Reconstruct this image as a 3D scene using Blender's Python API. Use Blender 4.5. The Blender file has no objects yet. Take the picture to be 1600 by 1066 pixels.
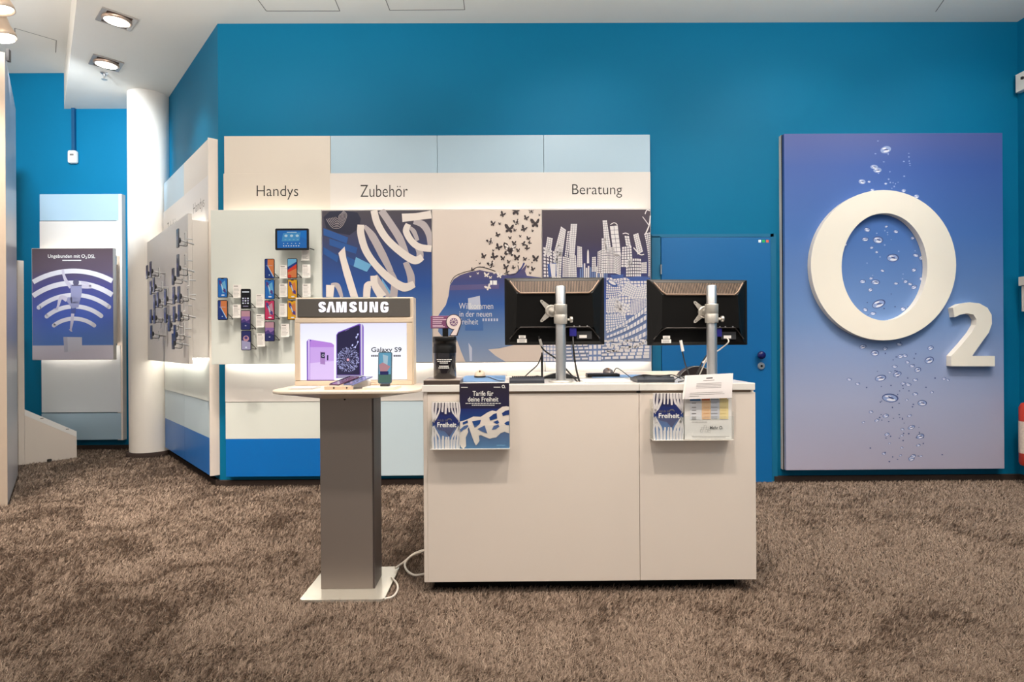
import bpy, math, random
import numpy as np
from mathutils import Vector as V, Matrix
from mathutils.geometry import tessellate_polygon

random.seed(7)
SC = bpy.context.scene
COL = SC.collection
PI = math.pi

# ------------------------------------------------------------------ camera
FPX, CX, CY = 900.0, 800.0, 535.0          # focal length and principal point in photo pixels
CAM_H = 1.2
YAW, ROLL = math.radians(0.4), math.radians(0.35)
FWD = V((math.sin(YAW), math.cos(YAW), 0))
RGT = V((math.cos(YAW), -math.sin(YAW), 0))
UPV = V((0, 0, 1))
cr, sr = math.cos(ROLL), math.sin(ROLL)
CR = RGT * cr - UPV * sr                   # camera rolled clockwise
CU = RGT * sr + UPV * cr
cam_d = bpy.data.cameras.new('camera')
cam_d.sensor_width = 36
cam_d.lens = FPX * 36 / 1600
cam_d.shift_y = (CY - 533) / 1600
cam_d.clip_start = 0.05
cam = bpy.data.objects.new('camera', cam_d)
COL.objects.link(cam)
CAM = V((0, 0, CAM_H))
R = Matrix((CR, CU, -FWD)).transposed().to_4x4()
cam.matrix_world = Matrix.Translation(CAM) @ R
SC.camera = cam

# ------------------------------------------------------------------ world, exposure
SC.view_settings.view_transform = 'Standard'
SC.view_settings.look = 'None'
SC.view_settings.gamma = 1
SC.view_settings.exposure = 0.08
W = bpy.data.worlds.new('front_fill_light')  # even ambient light added through the open front to brighten the room
SC.world = W
W.use_nodes = True
bg = W.node_tree.nodes['Background']
bg.inputs[0].default_value = (1.0, 0.93, 0.85, 1)
bg.inputs[1].default_value = 0.42

def spot(name, loc, aim, power, size=70, blend=0.6, col=(1, .91, .8), rad=0.05):
    d = bpy.data.lights.new(name, 'SPOT')
    d.energy = power; d.spot_size = math.radians(size); d.spot_blend = blend
    d.color = col; d.shadow_soft_size = rad
    o = bpy.data.objects.new(name, d); COL.objects.link(o)
    o.location = loc
    o.rotation_euler = (V(aim) - V(loc)).to_track_quat('-Z', 'Y').to_euler()
    return o

def ceiling_area(name, loc, sx, sy, power, col=(1, .93, .85), rot=(0, 0, 0)):
    d = bpy.data.lights.new(name, 'AREA')
    d.shape = 'RECTANGLE'; d.size = sx; d.size_y = sy; d.energy = power; d.color = col
    o = bpy.data.objects.new(name, d); COL.objects.link(o); o.location = loc; o.rotation_euler = rot
    return o

WARM = (1, .88, .76)
NEUT = (1, .95, .89)
# the shop's ceiling spots (the ones over and behind the camera included)
for i, (x, p) in enumerate([(-1.9, 36), (0.55, 60), (2.3, 66), (3.7, 60)]):
    spot('wall_washer', (x, 3.25, 3.86), (x + .1, 4.87, 1.9), p, 88, .9, NEUT, .05)
for x, y, ax, ay, p in [(0.3, 1.65, 0.2, 3.0, 230), (1.7, 1.65, 1.2, 3.0, 180), (-1.3, 1.65, -1.2, 3.0, 110),
                        (3.0, 2.9, 3.1, 4.1, 230), (-1.7, 3.2, -1.7, 4.0, 300), (-3.6, 3.6, -3.6, 4.6, 330), (-2.6, 2.6, -2.7, 3.8, 200)]:
    spot('downlight_spot', (x, y, 3.86), (ax, ay, 0.7 if y < 2 else 0), p, 58, .9, WARM, .06)
for x, y, p in ((-2.0, 2.4, 130), (2.4, 2.2, 130), (-5.4, 3.6, 50)):      # unseen area lamps added to brighten the ceiling
    ceiling_area('ceiling_fill_light', (x, y, 3.0), 2.4, 1.2, p, NEUT, (PI, 0, 0))
for x in (-2.5, 0.5, 3.0):
    ceiling_area('ceiling_light_row', (x, 0.2, 3.84), 1.6, .5, 25)

# ------------------------------------------------------------------ pixel helpers (photo pixel -> point on a real plane)
def ray(px, py):
    return FWD + CR * ((px - CX) / FPX) + CU * ((CY - py) / FPX)
def U(px, py, Y):
    d = ray(px, py)
    return CAM + d * (Y / d.y)
def UZ(px, py, z):
    d = ray(px, py)
    return CAM + d * ((z - CAM_H) / d.z)
def UP(px, py, p0, n):
    d = ray(px, py)
    return CAM + d * ((p0 - CAM).dot(n) / d.dot(n))

# ------------------------------------------------------------------ materials
def lin(c):
    c = c / 255.0
    return c / 12.92 if c <= .04045 else ((c + .055) / 1.055) ** 2.4
def L3(c):
    return (lin(c[0]), lin(c[1]), lin(c[2]), 1)
MATS = {}
def mat(name, rgb, rough=.5, metal=0.0, spec=.5, emit=0.0, ergb=None, noise=0.0, nscale=300, bump=0.0, coat=0.0):
    if name in MATS: return MATS[name]
    m = bpy.data.materials.new(name); m.use_nodes = True
    nt = m.node_tree; b = nt.nodes['Principled BSDF']
    b.inputs['Base Color'].default_value = L3(rgb)
    b.inputs['Roughness'].default_value = rough
    b.inputs['Metallic'].default_value = metal
    b.inputs['Specular IOR Level'].default_value = spec
    b.inputs['Coat Weight'].default_value = coat
    b.inputs['Coat Roughness'].default_value = .04
    if emit:
        b.inputs['Emission Color'].default_value = L3(ergb or rgb)
        b.inputs['Emission Strength'].default_value = emit
    if noise or bump:
        tc = nt.nodes.new('ShaderNodeTexCoord'); n = nt.nodes.new('ShaderNodeTexNoise')
        n.inputs['Scale'].default_value = nscale; n.inputs['Detail'].default_value = 3
        nt.links.new(tc.outputs['Object'], n.inputs['Vector'])
        if noise:
            mx = nt.nodes.new('ShaderNodeMix'); mx.data_type = 'RGBA'
            c = L3(rgb)
            mx.inputs[6].default_value = tuple(v * (1 - noise) for v in c[:3]) + (1,)
            mx.inputs[7].default_value = tuple(min(1, v * (1 + noise)) for v in c[:3]) + (1,)
            nt.links.new(n.outputs[0], mx.inputs[0]); nt.links.new(mx.outputs[2], b.inputs['Base Color'])
        if bump:
            bp = nt.nodes.new('ShaderNodeBump'); bp.inputs['Strength'].default_value = bump
            bp.inputs['Distance'].default_value = .002
            nt.links.new(n.outputs[0], bp.inputs['Height']); nt.links.new(bp.outputs[0], b.inputs['Normal'])
    MATS[name] = m
    return m

def grad_mat(name, stops, z0, z1, rough=.3, emit=0.0, coat=0.0, dark=False):
    """printed colour blend running up the sheet (object-space z from z0 to z1); stops from bottom to top"""
    m = bpy.data.materials.new(name); m.use_nodes = True
    nt = m.node_tree; b = nt.nodes['Principled BSDF']
    tc = nt.nodes.new('ShaderNodeTexCoord'); sx = nt.nodes.new('ShaderNodeSeparateXYZ')
    mr = nt.nodes.new('ShaderNodeMapRange'); cr_ = nt.nodes.new('ShaderNodeValToRGB')
    mr.inputs[1].default_value = z0; mr.inputs[2].default_value = z1
    nt.links.new(tc.outputs['Object'], sx.inputs[0]); nt.links.new(sx.outputs[2], mr.inputs[0])
    nt.links.new(mr.outputs[0], cr_.inputs[0])
    el = cr_.color_ramp.elements
    while len(el) < len(stops): el.new(.5)
    for e, (p, c) in zip(el, stops): e.position = p
    for e, (p, c) in zip(el, stops): e.color = L3(c)
    if dark: b.inputs['Base Color'].default_value = (.08, .08, .09, 1)
    else: nt.links.new(cr_.outputs[0], b.inputs['Base Color'])
    b.inputs['Roughness'].default_value = rough
    b.inputs['Coat Weight'].default_value = coat; b.inputs['Coat Roughness'].default_value = .03
    if emit:
        nt.links.new(cr_.outputs[0], b.inputs['Emission Color']); b.inputs['Emission Strength'].default_value = emit
    MATS[name] = m
    return m

def clear_mat(name, tint=(235, 240, 240), alpha=.12, rough=.05):
    m = bpy.data.materials.new(name); m.use_nodes = True
    nt = m.node_tree; b = nt.nodes['Principled BSDF']; out = nt.nodes['Material Output']
    tr = nt.nodes.new('ShaderNodeBsdfTransparent'); mx = nt.nodes.new('ShaderNodeMixShader')
    tr.inputs[0].default_value = (.97, .98, .98, 1)
    b.inputs['Base Color'].default_value = L3(tint); b.inputs['Roughness'].default_value = rough
    mx.inputs[0].default_value = alpha
    nt.links.new(tr.outputs[0], mx.inputs[1]); nt.links.new(b.outputs[0], mx.inputs[2]); nt.links.new(mx.outputs[0], out.inputs[0])
    MATS[name] = m
    return m

WALL = mat('blue_wall_paint', (0, 113, 154), .6, spec=.18, noise=.04, nscale=3, bump=.05)
CEIL = mat('white_ceiling_paint', (236, 231, 222), .8, spec=.2, noise=.015, nscale=4)
COLM = mat('white_column_paint', (238, 231, 222), .6, spec=.3, noise=.015, nscale=6)
WHT = mat('white_laminate', (236, 224, 213), .35, noise=.01, nscale=8)
WHTG = mat('gloss_white_top', (238, 234, 228), .16, noise=.01, nscale=8)
PANW = mat('white_display_panel', (220, 214, 209), .4, noise=.01, nscale=5)
PANC = mat('cream_display_panel', (216, 206, 194), .4, noise=.01, nscale=5)
PANB = mat('pale_blue_panel', (170, 196, 214), .4, noise=.01, nscale=5)
PANM = mat('mid_pale_blue_panel', (198, 216, 226), .4, noise=.01, nscale=5)
PANG = mat('pale_green_white_panel', (222, 226, 220), .4, noise=.01, nscale=5)
BLUE = mat('strong_blue_panel', (0, 108, 190), .35, noise=.02, nscale=5)
LINE = mat('seam_dark', (120, 112, 104), .8)
GROOVE = mat('shadow_gap_material', (40, 38, 36), .9)
BLACK = mat('black_plastic', (11, 10, 10), .4, spec=.35, noise=.1, nscale=40)
BLKG = mat('black_gloss', (12, 12, 13), .12)
BLKM = mat('black_matte', (8, 7, 7), .75, spec=.15)
DGREY = mat('dark_grey_plastic', (52, 52, 55), .5)
VENT = mat('vent_painted_sheen', (120, 100, 85), .4, metal=.3)  # tan tone stands in for light caught on the black vent ribs
SILV = mat('brushed_silver', (200, 200, 202), .32, metal=.85, noise=.05, nscale=60)
STEEL = mat('satin_steel', (205, 200, 192), .38, metal=.6, noise=.04, nscale=50)
STONE = mat('column_grey_metal', (150, 139, 132), .42, metal=.45, noise=.06, nscale=400)
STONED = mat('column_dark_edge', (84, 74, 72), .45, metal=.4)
PLATE = mat('pale_metal_plate', (215, 210, 198), .22, metal=.45, noise=.03, nscale=20)
SHELF = mat('champagne_shelf', (232, 216, 198), .35, noise=.01, nscale=20)
FRAME = mat('champagne_frame', (226, 208, 186), .35, metal=.1, noise=.01, nscale=20)
HEADG = mat('grey_header', (98, 94, 90), .4, metal=.3, noise=.06, nscale=200)
LETW = mat('white_lettering', (245, 243, 240), .5)
LETWG = mat('white_lettering_lit', (240, 240, 255), .5, emit=.5)
LETB = mat('black_lettering', (38, 34, 32), .6)
LETG = mat('grey_lettering', (120, 115, 112), .6)
PAPER = mat('white_paper', (238, 234, 230), .7)
INK = mat('dark_ink', (58, 48, 52), .5)
SIGNW = mat('cream_sign_letter', (246, 238, 224), .45, noise=.008, nscale=10)
CARPB = mat('carpet_backing', (60, 50, 44), .95, spec=.05, noise=.2, nscale=60)
SKIRT = mat('carpet_skirting', (62, 52, 48), .95, spec=.05, noise=.35, nscale=250, bump=.6)
CLEAR = clear_mat('clear_acrylic', alpha=.05)
CLEARC = clear_mat('frosted_card', (240, 238, 235), .72, .3)
LED = mat('led_strip', (255, 244, 225), .5, emit=9, ergb=(255, 251, 240))
LEDL = mat('led_strip_bright', (255, 244, 225), .5, emit=24, ergb=(255, 252, 242))
LAMP = mat('lamp_face', (255, 245, 225), .5, emit=9, ergb=(255, 240, 215))
MATBLU = mat('blue_desk_mat', (112, 150, 196), .6, noise=.02, nscale=30)

# ------------------------------------------------------------------ mesh builder
class MB:
    def __init__(s):
        s.v = []; s.f = []; s.m = []; s.sm = []; s.mats = []
    def mi(s, m):
        if m not in s.mats: s.mats.append(m)
        return s.mats.index(m)
    def add(s, vs, fs, m, smooth=False):
        b = len(s.v); k = s.mi(m)
        s.v += [V(p) for p in vs]
        for f in fs:
            s.f.append([b + i for i in f]); s.m.append(k); s.sm.append(smooth)
        return s
    def poly(s, pts, m):
        pts = [V(p) for p in pts]
        if len(pts) <= 4 and len(pts) >= 3 and len(pts) == 3:
            return s.add(pts, [(0, 1, 2)], m)
        tris = tessellate_polygon([pts])
        return s.add(pts, [tuple(t) for t in tris], m)
    def obox(s, o, a, b, c, m):
        """box from corner o with edge vectors a,b,c"""
        o, a, b, c = V(o), V(a), V(b), V(c)
        vs = [o, o + a, o + a + b, o + b, o + c, o + a + c, o + a + b + c, o + b + c]
        fs = [(0, 3, 2, 1), (4, 5, 6, 7), (0, 1, 5, 4), (1, 2, 6, 5), (2, 3, 7, 6), (3, 0, 4, 7)]
        if a.cross(b).dot(c) < 0: fs = [tuple(reversed(f)) for f in fs]
        return s.add(vs, fs, m)
    def box(s, x0, x1, y0, y1, z0, z1, m):
        x0, x1 = sorted((x0, x1)); y0, y1 = sorted((y0, y1)); z0, z1 = sorted((z0, z1))
        return s.obox((x0, y0, z0), (x1 - x0, 0, 0), (0, y1 - y0, 0), (0, 0, z1 - z0), m)
    def prism(s, pts, ext, m, smooth_side=False, side_mat=None):
        """closed polygon extruded along vector ext, both caps"""
        pts = [V(p) for p in pts]; ext = V(ext); n = len(pts)
        tris = [tuple(t) for t in tessellate_polygon([pts])]
        s.add(pts, tris, m)
        s.add([p + ext for p in pts], [tuple(reversed(t)) for t in tris], m)
        q = pts + [p + ext for p in pts]
        s.add(q, [(i, (i + 1) % n, n + (i + 1) % n, n + i) for i in range(n)], side_mat or m, smooth_side)
        return s
    def rings(s, rings, m, smooth=True, cap0=True, cap1=True, close=True):
        n = len(rings[0]); vs = [p for r in rings for p in r]; fs = []
        for k in range(len(rings) - 1):
            for i in range(n if close else n - 1):
                j = (i + 1) % n
                fs.append((k * n + i, k * n + j, (k + 1) * n + j, (k + 1) * n + i))
        s.add(vs, fs, m, smooth)
        if cap0: s.add(rings[0], [tuple(reversed(range(n)))], m)
        if cap1: s.add(rings[-1], [tuple(range(n))], m)
        return s
    def lathe(s, o, ax, prof, m, seg=32, smooth=True, cap0=True, cap1=True):
        o = V(o); ax = V(ax).normalized()
        t = V((1, 0, 0)) if abs(ax.x) < .8 else V((0, 1, 0))
        a = ax.cross(t).normalized(); b = ax.cross(a)
        rs = []
        for r, h in prof:
            rs.append([o + ax * h + (a * math.cos(2 * PI * i / seg) + b * math.sin(2 * PI * i / seg)) * r for i in range(seg)])
        return s.rings(rs, m, smooth, cap0, cap1)
    def tube(s, path, r, m, seg=8, sub=6):
        p = [V(q) for q in path]
        if len(p) > 2 and sub > 1:
            q = []
            for i in range(len(p) - 1):
                a = p[max(i - 1, 0)]; b = p[i]; c = p[i + 1]; d = p[min(i + 2, len(p) - 1)]
                for k in range(sub):
                    t = k / sub
                    q.append(.5 * ((2 * b) + (c - a) * t + (2 * a - 5 * b + 4 * c - d) * t * t + (3 * b - a - 3 * c + d) * t ** 3))
            q.append(p[-1]); p = q
        rs = []; nrm = None
        for i in range(len(p)):
            t = (p[min(i + 1, len(p) - 1)] - p[max(i - 1, 0)]).normalized()
            if nrm is None:
                nrm = t.cross(V((0, 0, 1)) if abs(t.z) < .9 else V((1, 0, 0))).normalized()
            nrm = (nrm - t * nrm.dot(t)).normalized(); b = t.cross(nrm)
            rr = r[i] if isinstance(r, (list, tuple)) else r
            rs.append([p[i] + (nrm * math.cos(2 * PI * k / seg) + b * math.sin(2 * PI * k / seg)) * rr for k in range(seg)])
        return s.rings(rs, m)
    def build(s, name, parent=None, bevel=0.0, bseg=2):
        w = V((0, 0, 0))
        if parent is not None: w = wloc(parent)
        me = bpy.data.meshes.new(name)
        base = w
        if parent is None:
            xs = [p.x for p in s.v]; ys = [p.y for p in s.v]; zs = [p.z for p in s.v]
            base = V(((min(xs) + max(xs)) / 2, (min(ys) + max(ys)) / 2, min(zs)))
        me.from_pydata([tuple(p - base) for p in s.v], [], s.f)
        for m in s.mats: me.materials.append(m)
        me.polygons.foreach_set('material_index', s.m)
        me.polygons.foreach_set('use_smooth', s.sm)
        me.update()
        o = bpy.data.objects.new(name, me); COL.objects.link(o)
        if parent is not None: o.parent = parent
        else: o.location = base
        if bevel:
            b = o.modifiers.new('edge', 'BEVEL'); b.width = bevel; b.segments = bseg
            b.limit_method = 'ANGLE'; b.angle_limit = math.radians(40)
        return o

def wloc(o):
    p = V((0, 0, 0))
    while o is not None:
        p = p + o.location; o = o.parent
    return p

def tag(o, label, cat, group=None, kind=None):
    o['label'] = label; o['category'] = cat
    if group: o['group'] = group
    if kind: o['kind'] = kind
    return o
def thing(name, loc, label, cat, group=None):
    o = bpy.data.objects.new(name, None); COL.objects.link(o)
    o.empty_display_size = .1; o.location = loc
    return tag(o, label, cat, group)
def struct(o):
    o['kind'] = 'structure'
    return o

# ------------------------------------------------------------------ printed artwork and lettering
class Art(MB):
    """flat printed shapes on a sheet; mp(x, y, layer) turns sheet coordinates into a point"""
    def __init__(s, mp):
        MB.__init__(s); s.mp = mp; s.k = 1
    def shape(s, pts, m, k=None):
        if k is None: s.k += 1; k = s.k
        return s.poly([s.mp(x, y, k) for x, y in pts], m)
    def rect(s, x0, y0, x1, y1, m, k=None):
        return s.shape([(x0, y0), (x1, y0), (x1, y1), (x0, y1)], m, k)
    def ell(s, x, y, rx, ry, m, a=0, n=20, k=None):
        ca, sa = math.cos(a), math.sin(a)
        return s.shape([(x + rx * math.cos(t) * ca - ry * math.sin(t) * sa, y + rx * math.cos(t) * sa + ry * math.sin(t) * ca)
                        for t in [2 * PI * i / n for i in range(n)]], m, k)
    def stroke(s, path, w, m, k=None, sub=6, cap=False):
        p = smooth2(path, sub)
        n = len(p)
        if k is None: s.k += 1; k = s.k
        ws = w if isinstance(w, (list, tuple)) else [w, w]
        Lft, Rgt = [], []
        for i in range(n):
            tx = p[min(i + 1, n - 1)][0] - p[max(i - 1, 0)][0]; ty = p[min(i + 1, n - 1)][1] - p[max(i - 1, 0)][1]
            l = math.hypot(tx, ty) or 1
            f = i / (n - 1) * (len(ws) - 1); a = int(min(f, len(ws) - 2)); ww = (ws[a] + (ws[a + 1] - ws[a]) * (f - a)) / 2
            Lft.append((p[i][0] - ty / l * ww, p[i][1] + tx / l * ww)); Rgt.append((p[i][0] + ty / l * ww, p[i][1] - tx / l * ww))
        vs = [s.mp(x, y, k) for x, y in Lft] + [s.mp(x, y, k) for x, y in Rgt]
        s.add(vs, [(i, i + 1, n + i + 1, n + i) for i in range(n - 1)], m)
        if cap:
            for q, ww in ((p[0], ws[0]), (p[-1], ws[-1])): s.ell(q[0], q[1], ww / 2, ww / 2, m, n=14, k=k)
        return s
    def text(s, t, x0, y0, x1, y1, m, bold=0.0, k=None):
        vs, fs, bb = glyphs(t, bold)
        if k is None: s.k += 1; k = s.k
        w = bb[2] - bb[0]; h = bb[3] - bb[1]
        s.add([s.mp(x0 + (a - bb[0]) / w * (x1 - x0), y1 - (b - bb[1]) / h * (y1 - y0), k) for a, b in vs], fs, m)
        return s
    def lines(s, x0, y0, x1, n, dy, h, m, ragged=.15):
        s.k += 1
        for i in range(n):
            e = x1 - (x1 - x0) * random.random() * ragged
            s.rect(x0, y0 + i * dy, e, y0 + i * dy + h, m, s.k)
        return s

def smooth2(path, sub=6):
    if len(path) < 3 or sub <= 1: return list(path)
    q = []
    for i in range(len(path) - 1):
        a = path[max(i - 1, 0)]; b = path[i]; c = path[i + 1]; d = path[min(i + 2, len(path) - 1)]
        for k in range(sub):
            t = k / sub
            q.append(tuple(.5 * ((2 * b[j]) + (c[j] - a[j]) * t + (2 * a[j] - 5 * b[j] + 4 * c[j] - d[j]) * t * t + (3 * b[j] - a[j] - 3 * c[j] + d[j]) * t ** 3) for j in (0, 1)))
    q.append(tuple(path[-1]))
    return q

_G = {}
def glyphs(t, bold=0.0):
    if (t, bold) in _G: return _G[(t, bold)]
    c = bpy.data.curves.new('txt', 'FONT'); c.body = t; c.offset = bold; c.resolution_u = 4; c.fill_mode = 'FRONT'
    o = bpy.data.objects.new('txt', c); COL.objects.link(o)
    bpy.context.view_layer.update()
    me = bpy.data.meshes.new_from_object(o)
    vs = [(v.co.x, v.co.y) for v in me.vertices]; fs = [tuple(p.vertices) for p in me.polygons]
    bpy.data.objects.remove(o); bpy.data.curves.remove(c); bpy.data.meshes.remove(me)
    bb = (min(v[0] for v in vs), min(v[1] for v in vs), max(v[0] for v in vs), max(v[1] for v in vs))
    _G[(t, bold)] = (vs, fs, bb)
    return _G[(t, bold)]

def sheet(Y, step=.00035):
    return lambda x, y, k: U(x, y, Y - .0006 - step * k)
def zoomed(mp, ox, oy, s):
    return lambda x, y, k: mp(ox + x * s, oy + y * s, k)

# ------------------------------------------------------------------ the room
ZC, ZC2 = 3.90, 4.31                 # main ceiling, raised ceiling on the left
YB, YF = 4.87, 6.62                  # back wall, far wall
C0 = U(343, 535, YB); C0.z = 0       # corner between back wall and angled wall
AD = V((-math.sin(math.radians(41)), math.cos(math.radians(41)), 0))   # runs back along the angled wall
AN = V((-AD.y, AD.x, 0))             # out of the angled wall into the room
def A(t, off, z): return C0 + AD * t + AN * off + V((0, 0, z))
def UA(px, py, off): return UP(px, py, A(0, off, 0), AN)
XR = U(1591, 300, YB).x              # right wall
Y0 = -0.6

struct(MB().box(-8, XR + .2, Y0, YF + .2, -.12, 0, CARPB).build('floor'))
T = .15
struct(MB().box(C0.x, XR, YB, YB + T, 0, ZC + .1, WALL).build('wall_back'))
aL = 2.05
aend = A(aL, 0, 0)
struct(MB().prism([C0 + V((.05, T, 0)), C0, aend, aend - AN * T], (0, 0, ZC + .05), WALL).build('wall_left'))
struct(MB().box(-8, aend.x + .35, YF, YF + T, 0, ZC2 + .1, WALL).build('wall_far'))
struct(MB().box(XR, XR + T, Y0, YB + T, 0, ZC + .1, WALL).build('wall_right'))
# ceiling: lower slab bounded on the left by a diagonal edge parallel to the angled wall, raised slab beyond it
e_far = UZ(101, 164, ZC); e_dir = V((.64, -.768, 0)).normalized()
e_near0 = UZ(120, 1, ZC)
e_dir = (e_near0 - e_far); e_dir.z = 0; e_dir.normalize()
e_near = e_far + e_dir * 9.5
e_fr = V((e_far.x, YF, ZC)) if abs(e_far.y - YF) < .4 else e_far
e_fr = e_far + e_dir * ((YF - e_far.y) / e_dir.y)
yy = Y0
e_near = e_far + e_dir * ((yy - e_far.y) / e_dir.y)
pts = [V((e_fr.x, e_fr.y, ZC)), V((e_near.x, e_near.y, ZC)), V((XR + .1, Y0, ZC)), V((XR + .1, YF, ZC))]
struct(MB().prism(pts, (0, 0, ZC2 - ZC + .1), CEIL).build('ceiling'))
struct(MB().box(-8, e_near.x, Y0, YF + .1, ZC2, ZC2 + .12, CEIL).build('ceiling'))
struct(MB().box(-8.1, -8, Y0, YF + .1, 0, ZC2 + .1, CEIL).build('wall_side'))

def hatch(corners, z, name):
    q = [UZ(x, y, z) for x, y in corners]
    b = MB()
    for i in range(len(q) - 1):
        p0, p1 = q[i], q[i + 1]; d = (p1 - p0).normalized(); n = V((-d.y, d.x, 0)) * .003
        b.obox(p0 - n - V((0, 0, .0015)), p1 - p0, n * 2, V((0, 0, .003)), LINE)
    return struct(b.build(name))
hatch([(402, -2), (416, 17), (531, 17), (523, -2)], ZC, 'trim_1')
hatch([(602, -2), (609, 16), (726, 15), (724, -2)], ZC, 'trim_2')
hatch([(1462, 18), (1476, -2)], ZC, 'trim_3')
hatch([(24, 65), (23, 44), (88, 63), (87, 82)], ZC2, 'trim_4')

# skirting: dark strips of carpet along the walls
struct(MB().box(C0.x - .02, U(1032, 600, YB).x, YB - .035, YB, 0, .055, SKIRT).build('baseboard_back'))
struct(MB().box(U(1207, 600, YB).x, XR, YB - .035, YB, 0, .055, SKIRT).build('baseboard_back'))
struct(MB().prism([C0 - V((0, .035, 0)), C0, aend, aend + AN * .035, C0 + AN * .035], (0, 0, .055), SKIRT).build('baseboard_left'))
struct(MB().box(-8, aend.x + .3, YF - .035, YF, 0, .055, SKIRT).build('baseboard_far'))
struct(MB().box(XR - .035, XR, Y0, YB - .035, 0, .055, SKIRT).build('baseboard_right'))
# round column
cc = U(236, 600, 6.30); cc.z = 0
cR = .205
col = struct(MB().lathe(cc, (0, 0, 1), [(cR, 0), (cR, ZC + .02)], COLM, 48).build('column'))
MB().lathe(cc, (0, 0, 1), [(cR + .03, 0), (cR + .03, .05), (cR + .003, .055)], SKIRT, 48).build('column_skirting', col)

# blue door flush with the back wall
DY = YB - .03
dl, dr = U(1034, 500, DY).x, U(1205, 500, DY).x
dtop = U(1110, 371, DY).z
door = struct(MB().box(dl, dr, DY, YB - .004, .006, dtop, mat('blue_door_paint', (0, 104, 168), .45, noise=.03, nscale=3)).build('door_1', bevel=.003))
FR = mat('door_frame_paint', (0, 108, 148), .5)
b = MB(); fl = U(1019, 500, YB - .02).x
b.box(fl, dl - .004, YB - .022, YB, 0, dtop + .012, FR); b.box(fl, dr + .03, YB - .022, YB, dtop + .004, dtop + .03, FR)
b.box(dr + .003, dr + .05, YB - .022, YB, 0, dtop + .03, FR)
b.build('door_frame', door)
kn = U(1189, 555, DY - .03)
MB().lathe(kn + V((0, .03, 0)), (0, -1, 0), [(.018, 0), (.016, .02), (.03, .024), (.034, .04), (.03, .055), (.012, .06)],
           mat('blue_black_knob', (25, 30, 95), .18), 32).build('door_knob', door)
lk = U(1189, 572, DY)
o = MB().lathe(lk, (0, -1, 0), [(.03, 0), (.03, .008), (.026, .012)], SILV, 32).build('lock_rosette', door)
MB().lathe(lk - V((0, .012, 0)), (0, -1, 0), [(.009, 0), (.009, .004)], BLKM, 16).build('key_cylinder', o)
h = U(1033, 421, DY - .006)
MB().lathe(h - V((0, 0, .04)), (0, 0, 1), [(.008, 0), (.008, .08)], SILV, 16).build('hinge', door)
for px, c in ((1187, (225, 235, 240)), (1193, (40, 190, 90)), (1199, (235, 110, 80))):
    q = U(px, 377, DY)
    MB().box(q.x - .011, q.x + .011, DY - .001, DY, q.z - .011, q.z + .011, mat('sticker_%d' % px, c, .5)).build('sticker', door)

# ------------------------------------------------------------------ ceiling lamps, sprinkler, detectors
GREYM = mat('lamp_grey_frame', (165, 158, 152), .4, metal=.3)
LHEAD = mat('lamp_head_metal', (205, 175, 155), .3, metal=.6)
def recessed(corners, label):
    q = [UZ(x, y, ZC) for x, y in corners]
    c = sum(q, V()) / 4
    u = ((q[1] - q[0]) + (q[2] - q[3])) / 4; v = ((q[3] - q[0]) + (q[2] - q[1])) / 4
    hu, hv = u.length, v.length; u.normalize(); v = (v - u * v.dot(u)).normalized()
    t = thing('recessed_spotlight', c, label, 'ceiling light', 'recessed ceiling spotlights')
    b = MB(); w = .022
    def fr(a0, a1, b0, b1):
        b.obox(c + u * a0 + v * b0 + V((0, 0, -.012)), u * (a1 - a0), v * (b1 - b0), V((0, 0, .0118)), GREYM)
    fr(-hu, hu, -hv, -hv + w * .5); fr(-hu, hu, hv - w * .5, hv); fr(-hu, -hu + w * 1.6, -hv + w * .5, hv - w * .5); fr(hu - w * 1.6, hu, -hv + w * .5, hv - w * .5)
    b.build('frame', t, bevel=.002)
    b = MB(); b.obox(c - u * (hu - w) - v * (hv - w * .5) + V((0, 0, -.004)), u * 2 * (hu - w), v * 2 * (hv - w * .5), V((0, 0, .0035)), mat('recess_brown', (92, 70, 60), .6)); b.build('recess', t)
    r = min(hu, hv) * .80
    ax = (V((0, 0, -1)) + V((-.05, .05, 0))).normalized()
    o = MB().lathe(c + V((0, 0, -.004)), ax, [(r * 1.08, 0), (r * 1.08, .016), (r, .02)], LHEAD, 40).build('lamp_head', t)
    MB().lathe(c + V((0, 0, -.004)) + ax * .0202, ax, [(r * .9, 0), (r * .88, .002), (r * .5, .008)], LAMP, 40).build('lamp_lens', o)
    for k in (-1, 1):
        b = MB().lathe(c - u * (hu - w * 2.3) + v * k * hv * .55 + V((0, 0, -.01)), (0, 0, -1), [(.008, 0), (.008, .006)], SILV, 12)
        b.build('screw', t)
    return c
l1 = recessed([(157.6, 9), (214, 29), (206, 48), (151, 30)], 'square recessed spotlight nearer the camera, above the angled phone wall')
l2 = recessed([(143.5, 83), (192, 97), (187.6, 112), (140, 99)], 'square recessed spotlight farther back, beside the small sprinkler')
spot('recessed_beam', l1 + V((0, 0, -.05)), A(.7, 0, 1.6), 45, 80, .7, NEUT, .05)
spot('recessed_beam', l2 + V((0, 0, -.05)), A(1.5, 0, 1.2), 22, 75, .8, NEUT, .05)

sp = UZ(163, 114, ZC)
t = thing('sprinkler', sp, 'small ceiling sprinkler head behind the farther recessed spotlight', 'sprinkler')
MB().lathe(sp, (0, 0, -1), [(.035, 0), (.03, .008), (.012, .01), (.012, .03)], SILV, 24).build('escutcheon', t)
MB().lathe(sp, (0, 0, -1), [(.007, .03), (.007, .06), (.026, .062), (.026, .066)], STEEL, 20).build('deflector', t)

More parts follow.
